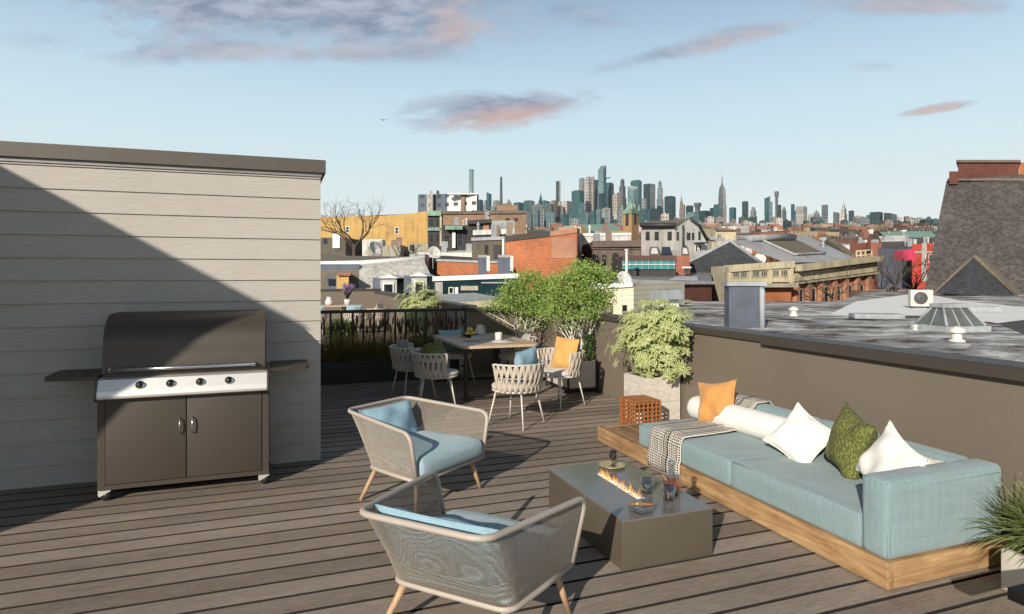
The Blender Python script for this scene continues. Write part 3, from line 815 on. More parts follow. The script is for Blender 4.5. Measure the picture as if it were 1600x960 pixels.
for a,l in ((2.4,.42),(2.9,.36),(2.0,.40),(3.5,.30)):
    d=Vector((math.cos(a)*.55,math.sin(a)*.55,1)).normalized(); tip=d*l; mb.tube([(0,0,-.002),tip],[.003,.002],4,1)
    for k in range(9):
        q=tip+Vector((rnd.gauss(0,.014),rnd.gauss(0,.014),rnd.gauss(0,.02))); palmate(mb,q,(0,0,1),.018,rnd,4)
mb.m=[0 if x==0 else 1 for x in mb.m]
mb.build('flower_stalk',[M['leaf_cream'],M['leaf_mid']],pl_)
bb=thing('side_table','black metal table corner in front of the beige square pot','side table',(2.86,1.69,.345))
mb=MB(); mb.rbox(0,0,.05,.62,.09,.10,.004,0,2); mb.build('slab',M['blackbox'],bb)
for (x,y) in ((.45,.045),(.59,.045)):
    mb=MB(); mb.box(x-.015,y-.015,-.345,x+.015,y+.015,.05); mb.build('leg',M['blackbox'],bb)
# ================================================================= DINING
T0=Vector((2.95,9.35,0))
dt=thing('dining_table','rectangular oak dining table with black metal legs','dining table',T0)
hw,hl,hz=.58,.93,.765
def rrect(a,b,r,n=6):
    out=[]
    for cx,cy,s in ((a-r,b-r,0),(-a+r,b-r,1),(-a+r,-b+r,2),(a-r,-b+r,3)):
        for k in range(n+1):
            an=PI/2*s+PI/2*k/n; out.append((cx+r*math.cos(an),cy+r*math.sin(an)))
    return out
mb=MB(); mb.extr(rrect(hw,hl,.09),2,hz-.035,hz,0); mb.build('tabletop',M['tabletop'],dt)
for sx in (-1,1):
    for sy in (-1,1):
        mb=MB(); mb.box(sx*(hw-.08)-.025,sy*(hl-.10)-.025,0.04 if True else 0,sx*(hw-.08)+.025,sy*(hl-.10)+.025,hz-.037); mb.build('leg',M['darkmetal'],dt)
for sy in (-1,1):
    mb=MB(); mb.box(-hw+.05,sy*(hl-.10)-.025,0,hw-.05,sy*(hl-.10)+.025,.038); mb.build('foot_bar',M['darkmetal'],dt)
def make_chair():
    r=thing('dining_chair','','dining chair')   # faces +x
    RS=.275
    mb=MB(); ring=[(RS*math.cos(2*PI*k/28),RS*math.sin(2*PI*k/28),.415) for k in range(28)]
    mb.tube(ring,.013,8,closed=True)
    A0=rad(68)
    def Rz(z): return .272+.055*(z-.40)/.34
    top=[]; mid=[]
    for k in range(25):
        a=A0+(2*PI-2*A0)*k/24; top.append((Rz(.73)*math.cos(a),Rz(.73)*math.sin(a),.73)); mid.append((Rz(.575)*math.cos(a),Rz(.575)*math.sin(a),.575))
    b0=(.268*math.cos(A0),.268*math.sin(A0),.415); b1=(.268*math.cos(A0),-.268*math.sin(A0),.415)
    mb.tube(rounded([b0]+top+[b1],.06,5),.011,8); mb.tube(mid,.006,6)
    mb.build('frame',M['whitemetal'],r)
    mb=MB(); n=17
    for k in range(n):
        for fam in (0,1):
            pts=[];ups=[];dlt=(2*PI-2*A0)/(n+.2)
            a1=A0+dlt*.1+dlt*k
            for j in range(9):
                t=j/8; z=.735-.325*t
                sft=dlt*(t if fam==0 else 1-t); 
                a=a1+sft; bul=.008*math.cos(PI*t*2)*(1 if fam==0 else -1)
                rr=Rz(z)+.004+bul; pts.append(Vector((rr*math.cos(a),rr*math.sin(a),z))); ups.append(Vector((math.cos(a),math.sin(a),0)))
            mb.tube(pts,[.018,.0205,.021,.0195,.018,.0195,.021,.0205,.018],8,0,False,.36,ups)
    mb.build('woven_back',M['strap'],r)
    mb=MB(); mb.lathe([(0,.42),(.235,.42),(.262,.435),(.268,.455),(.255,.475),(.20,.487),(0,.492)],28,cap=False)
    o=mb.build('seat_cushion',M['seatfab'],r)
    for v in o.data.vertices:
        if v.co.x>0: v.co.x*=1.12
    for (x,y) in ((.17,.17),(.17,-.17),(-.17,.17),(-.17,-.17)):
        mb=MB(); mb.tube([(x,y,.41),(x*1.42,y*1.42,0)],[.011,.008],8); mb.build('leg',M['whitemetal'],r)
    return r
dc0=make_chair(); GRP='woven dining chairs round the oak table'
spots=[((2.62,6.98),128,'woven dining chair at the near end of the table with a blue pillow'),
 ((3.55,7.80),203,'woven dining chair with an ochre pillow facing the table'),
 ((1.98,8.30),-10,'shaded woven dining chair with a round green cushion'),
 ((1.82,9.05),12,'shaded woven dining chair with a grey cushion nearest the trough planter'),
 ((2.72,10.12),-80,'woven dining chair with a blue pillow at the far end of the table'),
 ((3.62,9.62),178,'woven dining chair in shade between the table and the birch planter')]
for i,((x,y),a,lab) in enumerate(spots):
    c=dc0 if i==0 else copy_tree(dc0)
    c.location=(x,y,0); c.rotation_euler.z=rad(a); c['label']=lab; c['group']=GRP
def cpil(i,mat,label,w,h,t,back=.13,z=.62,lean=.22,roll=0,seed=1,name='chair_pillow'):
    (x,y),a,_=spots[i]; a=rad(a); mb=MB(); pillow(mb,w,h,t,0,14,.07,seed); o=mb.build(name,M[mat]); tag(o,label,'pillow','pillows on the dining chairs')
    orient(o,Vector((x-math.cos(a)*back,y-math.sin(a)*back,z)),lean,a,roll)
cpil(0,'bluepil','light blue pillow peeping over the near dining chair back',.46,.40,.15,.13,.70,.12,.10,1)
cpil(1,'yellow','ochre pillow on the dining chair beside the birch planter',.42,.42,.15,.11,.69,.22,.04,2)
cpil(3,'greyfab','grey cushion on the chair nearest the trough planter',.36,.34,.13,.13,.67,.2,.1,3)
cpil(4,'bluepil','blue pillow on the dining chair at the far table end',.42,.36,.12,.14,.66,.15,0,4)
cpil(5,'greyfab','taupe pillow on the chair in shade behind the table',.38,.34,.12,.14,.64,.2,0,6)
gp=thing('knitted_pouf','round knobbly green cushion on the shaded dining chair','cushion',(1.93,8.27,.49))
mb=MB()
vs=[];fs=[];n=22;mm=14
for j in range(mm+1):
    for i in range(n):
        th=PI*j/mm; ph=2*PI*i/n; rr=.185*(1+.05*math.sin(i*7.3+j*3.1)+.035*math.cos(i*3+j*9))
        vs.append((rr*math.sin(th)*math.cos(ph),rr*math.sin(th)*math.sin(ph),.185+.98*rr*math.cos(th)))
for j in range(mm):
    for i in range(n): fs.append((j*n+i,(j+1)*n+i,(j+1)*n+(i+1)%n,j*n+(i+1)%n))
mb.add(vs,fs,0,True); mb.build('ball',M['olive'],gp)
# tableware
tz=.765
def plate(label,x,y,r,mat='greyplate',z=tz,cat='plate'):
    p=thing('plate',label,cat,(x,y,z)); mb=MB(); mb.lathe([(0,.001),(r*.6,.001),(r,.013),(r*.98,.016),(r*.58,.006),(0,.005)],32,cap=False); mb.build('dish',M[mat],p)
plate('grey plate on the shaded near side of the oak table',2.72,9.15,.13)
mt=thing('placemat','round white placemat under the cup plate','placemat',(3.14,8.95,tz)); mb=MB(); mb.lathe([(0,0),(.19,0),(.19,.004),(0,.004)],36,cap=False); mb.build('mat_disc',M['ceramic'],mt)
plate('grey plate under the beige cup on the round placemat',3.14,8.95,.135,'greyplate',tz+.004)
cu=thing('cup','tall beige stoneware cup standing on the grey plate','cup',(3.10,9.02,tz+.0095)); mb=MB(); mb.lathe([(0,0),(.05,0),(.055,.006),(.055,.115),(.05,.115),(.05,.01),(0,.008)],24,cap=False); mb.build('body',M['ceramic'],cu)
bk=thing('book','closed cream book beside the fruit bowl','book',(2.98,9.50,tz),rad(-15)); mb=MB(); mb.box(-.16,-.11,0,.16,.11,.006); mb.box(-.16,-.11,.028,.16,.11,.033); mb.build('cover',M['greyplate'],bk); mb=MB(); mb.box(-.155,-.105,.006,.155,.105,.028); mb.build('pages',M['paper'],bk)
fb=thing('fruit_bowl','shallow dark bowl holding lemons on the table','bowl',(2.86,9.75,tz)); mb=MB(); mb.lathe([(0,.001),(.06,.001),(.13,.03),(.15,.045),(.145,.047),(.12,.035),(.055,.008),(0,.007)],28,cap=False); mb.build('dish',M['darkmetal'],fb)
def lemon(x,y,z,s,lab):
    o=thing('lemon',lab,'fruit',(x,y,z),s,'lemons in the bowl'); mb=MB(); mb.lathe([(0,-.058),(.010,-.052),(.030,-.036),(.042,0),(.032,.034),(.012,.05),(0,.058)],16,cap=False); q=mb.build('fruit',M['lemon'],o); q.rotation_euler=(PI/2,0,0)
for k,(x,y,z) in enumerate(((2.82,9.71,.052),(2.91,9.72,.052),(2.86,9.80,.052),(2.865,9.745,.112))):
    lemon(x,y,tz+z,k*1.3,'yellow lemon lying in the bottom of the dark bowl' if k<3 else 'yellow lemon perched on top of the other lemons')
pc=thing('pitcher','white ceramic pitcher behind the book','pitcher',(3.04,9.76,tz)); mb=MB(); mb.lathe([(0,0),(.055,0),(.075,.02),(.082,.07),(.06,.13),(.045,.16),(.05,.185),(.046,.185),(.04,.16),(0,.15)],24,cap=False); mb.build('body',M['ceramic'],pc); mb=MB(); mb.tube([(.05,.02,.16),(.09,.03,.15),(.105,.035,.10),(.075,.025,.05)],.008,8); mb.build('handle',M['ceramic'],pc)
# ================================================================= BIRCHES
def limb(mb,p,d,L,r,depth,rnd,tips,bend=.35,m=0,split=(2,3)):
    pts=[Vector(p)];rs=[r]; dd=Vector(d).normalized(); n=4
    for i in range(n):
        dd=(dd+Vector((rnd.gauss(0,bend*.3),rnd.gauss(0,bend*.3),rnd.gauss(.03,bend*.2)))).normalized()
        pts.append(pts[-1]+dd*L/n); rs.append(r*(1-.4*(i+1)/n))
    mb.tube(pts,rs,6 if r>.01 else 4,m,caps=False)
    if depth==0: tips.append(pts[-1]); return
    for k in range(rnd.randint(*split)):
        a=rnd.uniform(0,2*PI); o=dd.orthogonal().normalized(); o=Matrix.Rotation(a,3,dd)@o
        q=pts[rnd.choice((2,3,4))] if k else pts[4]
        limb(mb,q,(dd+o*rnd.uniform(.45,.95)),L*rnd.uniform(.6,.8),rs[3]*.72,depth-1,rnd,tips,bend,m,split)
    if depth<=1: tips.append(pts[-1])
def leafquad(mb,p,s,rnd,m=0):
    if m==0:
        nn=(Vector((rnd.gauss(0,1),rnd.gauss(0,1),rnd.gauss(0,1)))*.75+Vector((-.75,-.75,.75))).normalized(); d=nn.orthogonal().normalized(); d=Matrix.Rotation(rnd.uniform(0,6.3),3,nn)@d; w=nn.cross(d)*s*.36; l=d*s
        mb.add([p,p+l*.45+w,p+l,p+l*.45-w],[(0,1,2,3)],m,False); return
    d=Vector((rnd.gauss(0,1),rnd.gauss(0,1),rnd.gauss(0,.7))).normalized(); o=d.orthogonal().normalized(); o=Matrix.Rotation(rnd.uniform(0,6),3,d)@o
    w=o*s*.32; l=d*s
    mb.add([p,p+l*.45+w,p+l,p+l*.45-w],[(0,1,2,3)],m,False)
def birch(loc,label,seed,h,crown,n,group):
    rnd=random.Random(seed); r=thing('birch_tree',label,'tree',loc,0,group); tb=MB(); tips=[]
    cx,cy,cz,rx,ry,rz=crown
    for k in range(5):
        a=k*1.26+rnd.uniform(-.3,.3); d=(math.cos(a)*.35,math.sin(a)*.35,1)
        limb(tb,(.03*math.cos(a),.03*math.sin(a),-.02),d,h*.33,.021,3,rnd,tips,.4)
    tb.build('trunk',M['trunk'],r)
    lb=MB(); cl=[]
    for k in range(54):
        d=Vector((rnd.gauss(0,1),rnd.gauss(0,1),rnd.gauss(0,1))).normalized()*rnd.uniform(.45,1)**.6
        cl.append((Vector((cx+d.x*rx,cy+d.y*ry,cz+d.z*rz)),rnd.uniform(.045,.11)))
    for t in tips:
        if rnd.random()<.8: cl.append((t,.09))
    for i in range(n):
        c,cr=rnd.choice(cl); p=c+Vector((rnd.gauss(0,cr),rnd.gauss(0,cr),rnd.gauss(0,cr*.8)))
        
        if (p.z+loc[2]<1.2 and p.x+loc[0]>4.44) or p.y+loc[1]>10.95: continue
        if p.z<.66 and rnd.random()<.85: continue
        leafquad(lb,p,rnd.uniform(.024,.044),rnd,0 if rnd.random()<.9 else 1)
    lb.build('crown',[M['leaf_tree'],M['leaf_dark']],r); return r
def boxplanter(loc,label,w,d,h):
    p=thing('planter_box',label,'planter',loc); mb=MB(); t=.03
    mb.box(0,0,.08,w,t,h); mb.box(0,d-t,.08,w,d,h); mb.box(0,t,.08,t,d-t,h); mb.box(w-t,t,.08,w,d-t,h); mb.box(t,t,.09,w-t,d-t,.12); mb.build('box',M['concrete'],p)
    mb=MB(); mb.box(t,t,.12,w-t,d-t,h-.03); mb.build('soil',M['soil'],p)
    mb=MB()
    for (x,y) in ((0,0),(w,0),(0,d),(w,d)): mb.box(x-.012,y-.012,0,x+.012,y+.012,h+.02)
    mb.box(0,-.012,.05,w,.012,.075); mb.box(0,d-.012,.05,w,d+.012,.075); mb.box(-.012,0.0125,.05,.012,d-.0125,.075); mb.box(w-.012,.0125,.05,w+.012,d-.0125,.075)
    mb.build('stand',M['darkmetal'],p)
boxplanter((4.0,8.48,0),'pale planter box on a dark stand holding the taller birch',.46,.80,.47)
boxplanter((3.72,10.30,0),'pale planter box in the shaded back corner holding the rounder birch',.72,.46,.47)
birch((4.27,8.74,.44),'taller open multi-stem birch beside the ochre pillow chair',11,1.5,(.10,.0,1.15,.46,.50,.41),12500,'birches in planter boxes')
birch((4.06,10.42,.44),'rounder dense birch in the shaded back corner',12,1.4,(.04,-.12,1.04,.52,.46,.40),12500,'birches in planter boxes')
def bush(loc,label,rx,rz,n,seed,mat='leaf_dark',s=.04):
    rnd=random.Random(seed); r=thing('small_shrub',label,'shrub',loc); lb=MB()
    for i in range(n):
        d=Vector((rnd.gauss(0,1),rnd.gauss(0,1),rnd.gauss(0,1))).normalized()*rnd.uniform(.5,1.0)
        leafquad(lb,Vector((d.x*rx,d.y*rx,rz+d.z*rz)),rnd.uniform(.6,1.2)*s,rnd)
    lb.build('foliage',M[mat],r); tb=MB()
    for k in range(4): tb.tube([(0,0,-.02),(rx*.5*math.cos(k*1.6),rx*.5*math.sin(k*1.6),rz)],[.01,.005],5)
    tb.build('stem',M['stem'],r)
bush((3.86,10.40,.44),'low rounded dark shrub under the corner birch',.17,.13,900,31)
bush((4.36,8.54,.44),'trailing dark shrub under the taller birch',.08,.24,600,32)
# ================================================================= FAR TERRACE
f1=thing('dining_table','small oak table on the far terrace beyond the railing','dining table',(1.15,20.2,0))
mb=MB(); mb.extr(rrect(1.0,.6,.2),2,.80,.84); mb.build('tabletop',M['tabletop'],f1)
for sx in (-1,1):
    for sy in (-1,1):
        mb=MB(); mb.box(sx*.75-.025,sy*.4-.025,0,sx*.75+.025,sy*.4+.025,.80); mb.build('leg',M['darkmetal'],f1)
far=[((2.05,19.1),100,'far terrace dining chair in front of the table','bluelt'),((2.75,19.6),150,'far terrace dining chair beside the lavender pot','seatfab'),((1.0,18.9),80,'far terrace dining chair half hidden by the bulkhead','bluelt')]
for (x,y),a,lab,mt_ in far:
    c=copy_tree(dc0); c.location=(x,y,.0); c.rotation_euler.z=rad(a); c['label']=lab; c['group']='chairs on the far terrace'
    mb=MB(); pillow(mb,.48,.42,.15,0,10,.06,2); o=mb.build('chair_pillow',M[mt_]); tag(o,'pillow on the '+lab,'pillow','pillows on the far terrace'); orient(o,(x-math.cos(rad(a))*.13,y-math.sin(rad(a))*.13,.68),.2,rad(a))
def lavender(loc,label,seed,s=1.0,pot=True):
    rnd=random.Random(seed); r=thing('lavender_plant',label,'plant',loc); mb=MB()
    for i in range(130):
        a=rnd.uniform(0,6.3); t=rnd.uniform(.05,.6); d=Vector((math.cos(a)*t,math.sin(a)*t,1)).normalized()*rnd.uniform(.2,.38)*s
        mb.tube([(0,0,.0),d],.0035,3,0); mb.tube([d*.8,d*.95,d*1.2],[.006,.014,.004],5,1)
    mb.build('flowers',[M['leaf_dark'],M['lav']],r)
    mb=MB(); mb.lathe([(0,-.16),(.08,-.16),(.11,0),(.10,0),(.095,-.03),(0,-.03)],18,cap=False); mb.build('pot',M['ceramic'],r)
lavender((.95,19.9,1.0),'lavender pot standing on the far terrace table',3,1.1)
lavender((2.0,20.1,1.0),'lavender pot at the right end of the far terrace table',4,1.2)
jr=thing('pitcher','white pitcher on the far terrace table','pitcher',(1.45,20.0,.84)); mb=MB(); mb.lathe([(0,0),(.09,0),(.12,.05),(.11,.14),(.07,.2),(.08,.25),(0,.24)],20,cap=False); mb.build('body',M['ceramic'],jr)
cp2=thing('round_pot','pale round pot of the far terrace shrub','planter',(2.85,13.3,0)); mb=MB(); mb.lathe([(0,0),(.2,0),(.26,.44),(.24,.44),(.22,.40),(0,.40)],24,cap=False); mb.build('pot',M['concrete'],cp2)
variegated((2.85,13.3,.40),'sunlit variegated shrub beyond the railing on the far terrace',.58,.5,.62,480,.105,33,.66,None,.25)
bush((1.2,13.2,.3),'low green shrub beyond the railing balusters',.35,.3,1500,41,'leaf_tree',.05)
wp=thing('round_pot','white pot under the low shrub beyond the railing','planter',(1.2,13.2,0)); mb=MB(); mb.lathe([(0,0),(.2,0),(.28,.34),(.26,.34),(.24,.30),(0,.30)],24,cap=False); mb.build('pot',M['ceramic'],wp)
# ================================================================= CITY
BASE=-11.0
def cf(X,Y,z): return c2w(X,Y,z)
def terr(Y):
    pts=[(-3000,-11),(45,-11),(90,-7),(150,0),(300,12),(600,36),(1200,84),(2500,190),(4000,312),(4400,330),(30000,330)]
    for (a,za),(b,zb) in zip(pts,pts[1:]):
        if Y<=b: return za+(zb-za)*(Y-a)/(b-a)
    return 330
mb=MB(); Ys=[-3000,-500,0,45,90,150,300,450,600,900,1200,1800,2500,3200,4000,4400,9000,30000]; Xs=[-20000,-4000,-1500,-600,-200,0,200,600,1500,4000,20000]
vs=[cf(x,y,terr(y)) for y in Ys for x in Xs]; n=len(Xs)
mb.add(vs,[(j*n+i,j*n+i+1,(j+1)*n+i+1,(j+1)*n+i) for j in range(len(Ys)-1) for i in range(n-1)],0,True)
o=mb.build('ground',pm('city_ground',(.075,.065,.055,1),.95,0,.35,.05)); tag(o,kind='structure')
# ---- city materials
def fac(name,wall,glass_,cw,ch,mort=.25,bias=0.,rough=.5,gv=.5,offs=0.0,spec=.5):
    """window-grid facade: cells are panes (varied), mortar is wall"""
    t=NT(name); tc=t.n('ShaderNodeTexCoord'); b=t.n('ShaderNodeTexBrick'); b.offset=offs
    t.l(tc.outputs['UV'],b.inputs['Vector'])
    b.inputs['Scale'].default_value=1.0; b.inputs['Brick Width'].default_value=cw; b.inputs['Row Height'].default_value=ch
    b.inputs['Mortar Size'].default_value=min(cw,ch)*mort; b.inputs['Mortar Smooth'].default_value=.0; b.inputs['Bias'].default_value=bias
    b.inputs['Color1'].default_value=scl(glass_,1-gv); b.inputs['Color2'].default_value=scl(glass_,1+gv); b.inputs['Mortar'].default_value=wall
    v=t.coord('Object'); nz=t.noise(v,.02,3)
    t.col(t.mix(1.0,b.outputs['Color'],t.ramp(nz,[(.3,A(.75)),(.7,A(1.2))]),'MULTIPLY'))
    t.b.inputs['Roughness'].default_value=rough; t.b.inputs['Specular IOR Level'].default_value=spec
    return t.mat
def brick(name,c,mort=(.3,.27,.24,1),s=1.0,var=.25,stain=.25):
    t=NT(name); tc=t.n('ShaderNodeTexCoord'); b=t.n('ShaderNodeTexBrick'); t.l(tc.outputs['UV'],b.inputs['Vector'])
    b.inputs['Scale'].default_value=1; b.inputs['Brick Width'].default_value=.24*s; b.inputs['Row Height'].default_value=.08*s; b.inputs['Mortar Size'].default_value=.008*s
    b.inputs['Color1'].default_value=scl(c,1-var); b.inputs['Color2'].default_value=scl(c,1+var); b.inputs['Mortar'].default_value=mort
    nz=t.noise(t.coord('Object'),.35,6,.65)
    t.col(t.mix(1.0,b.outputs['Color'],t.ramp(nz,[(.3,A(1-stain)),(.7,A(1+stain))]),'MULTIPLY')); t.b.inputs['Roughness'].default_value=.85
    return t.mat
K={}
K['yellow']=pm('ochre_stucco',(.50,.325,.12,1),.9,0,.10,.4,fine=.06)
K['brown_brick']=brick('brown_brick',(.24,.145,.085,1),(.26,.2,.15,1))
K['orange_brick']=brick('orange_brick',(.36,.108,.036,1),(.36,.18,.11,1),1.0,.2,.3)
K['red_brick']=brick('red_brick',(.30,.085,.05,1),(.25,.17,.14,1))
K['dark_brick']=brick('dark_red_brick',(.12,.035,.022,1),(.09,.05,.04,1))
K['stone_brown']=pm('brownstone',(.17,.125,.105,1),.85,0,.18,1.0,fine=.15)
K['grey_brown']=pm('grey_brown_wall',(.14,.115,.085,1),.9,0,.15,.5)
K['cream']=pm('cream_stone',(.52,.45,.28,1),.85,0,.2,1.2,fine=.12)
K['cream2']=pm('pale_weathered_stone',(.42,.39,.28,1),.85,0,.22,1.2,fine=.15)
K['white']=pm('white_render',(.72,.71,.67,1),.85,0,.08,.5)
K['greywhite']=pm('grey_render',(.40,.38,.35,1),.85,0,.08,.5)
K['darkgrey']=pm('charcoal_render',(.055,.05,.048,1),.85,0,.2,.6)
K['roof_dark']=pm('dark_felt_roof',(.06,.055,.052,1),.9,0,.3,.6)
K['roof_grey']=pm('grey_membrane_roof',(.24,.24,.245,1),.8,0,.25,.5)
K['roof_silver']=pm('silver_painted_roof',(.42,.42,.42,1),.6,.1,.2,.5)
K['roof_tan']=pm('tan_gravel_roof',(.20,.165,.115,1),.9,0,.25,.5)
K['copper']=pm('green_copper',(.24,.38,.28,1),.7,0,.2,1)
K['tealdark']=pm('dark_teal_glass',(.012,.035,.04,1),.12,0,.4,.5)
K['tealfence']=pm('teal_screen',(.03,.20,.20,1),.5,0,.25,1)
K['pane']=pm('dark_window_pane',(.015,.018,.022,1),.08,0,.3,2)
K['winframe']=pm('white_window_frame',(.7,.69,.66,1),.6,0,.04)
K['winframe_d']=pm('dark_window_frame',(.04,.038,.036,1),.6)
K['metalgrey']=pm('galvanised_sheet',(.40,.43,.45,1),.45,.3,.25,2)
K['redpaint']=pm('red_panel',(.60,.06,.035,1),.6,0,.1)
K['pink']=pm('pink_hoarding',(.72,.035,.11,1),.7,0,.15)
K['bluegrey']=pm('blue_grey_render',(.15,.17,.22,1),.85,0,.1)
def slate(name,c,s=1.0,dv=.45):
    t=NT(name); tc=t.n('ShaderNodeTexCoord'); b=t.n('ShaderNodeTexBrick'); t.l(tc.outputs['UV'],b.inputs['Vector'])
    b.inputs['Scale'].default_value=1; b.inputs['Brick Width'].default_value=.42*s; b.inputs['Row Height'].default_value=.24*s; b.inputs['Mortar Size'].default_value=.018*s
    b.inputs['Color1'].default_value=scl(c,1-dv); b.inputs['Color2'].default_value=scl(c,1+dv); b.inputs['Mortar'].default_value=scl(c,1-dv*1.5); b.inputs['Bias'].default_value=-.1
    nz=t.noise(t.coord('Object'),.5,6,.7); t.col(t.mix(1.0,b.outputs['Color'],t.ramp(nz,[(.3,A(.7)),(.7,A(1.3))]),'MULTIPLY')); t.b.inputs['Roughness'].default_value=.7
    return t.mat
K['slate']=slate('weathered_slate',(.078,.066,.060,1),.62,.38)
K['mansard']=slate('pale_grey_slate',(.40,.395,.36,1),.5,.25)
K['darkslate']=slate('blue_black_slate',(.035,.037,.045,1),.6,.3)
K['clap']=None
def clapm():
    t=NT('cream_clapboard'); tc=t.n('ShaderNodeTexCoord'); sp=t.n('ShaderNodeSeparateXYZ'); t.l(tc.outputs['UV'],sp.inputs[0])
    f=t.math('FRACT',t.math('MULTIPLY',sp.outputs['Y'],5.0)); t.col(t.ramp(f,[(.0,(.32,.28,.2,1)),(.16,(.62,.56,.42,1)),(1,(.66,.60,.46,1))])); t.b.inputs['Roughness'].default_value=.7; return t.mat
K['clap']=clapm()
def weather(name,c,var=.2,streak=.25):
    t=NT(name); v=t.coord('Object'); n1=t.noise(v,.45,6,.65); n2=t.noise(t.coord('Object',(3.2,3.2,.22)),1.0,5,.65); n3=t.noise(v,9,3,.6)
    f=t.math('ADD',t.math('ADD',t.math('MULTIPLY',n1,.45),t.math('MULTIPLY',n2,.4)),t.math('MULTIPLY',n3,.15))
    t.col(t.ramp(f,[(.36,scl(c,1-var-streak)),(.5,c),(.64,scl(c,1+var))])); t.b.inputs['Roughness'].default_value=.88; t.bump(n3,.2,.03); return t.mat
for nm_,c_ in (('yellow',(.47,.30,.105,1)),('cream',(.47,.41,.27,1)),('cream2',(.36,.33,.25,1)),('white',(.60,.58,.53,1)),('greywhite',(.34,.32,.295,1)),('darkgrey',(.05,.046,.044,1)),
    ('stone_brown',(.145,.108,.09,1)),('grey_brown',(.115,.095,.072,1)),('roof_grey',(.19,.19,.195,1)),('roof_silver',(.34,.34,.345,1)),('metalgrey',(.32,.34,.355,1)),('roof_tan',(.16,.13,.092,1)),('copper',(.20,.31,.235,1)),('bluegrey',(.10,.115,.15,1)),('redpaint',(.42,.05,.03,1)),('pink',(.55,.04,.10,1))):
    K[nm_]=weather('weathered_'+nm_,c_,.22,.22)
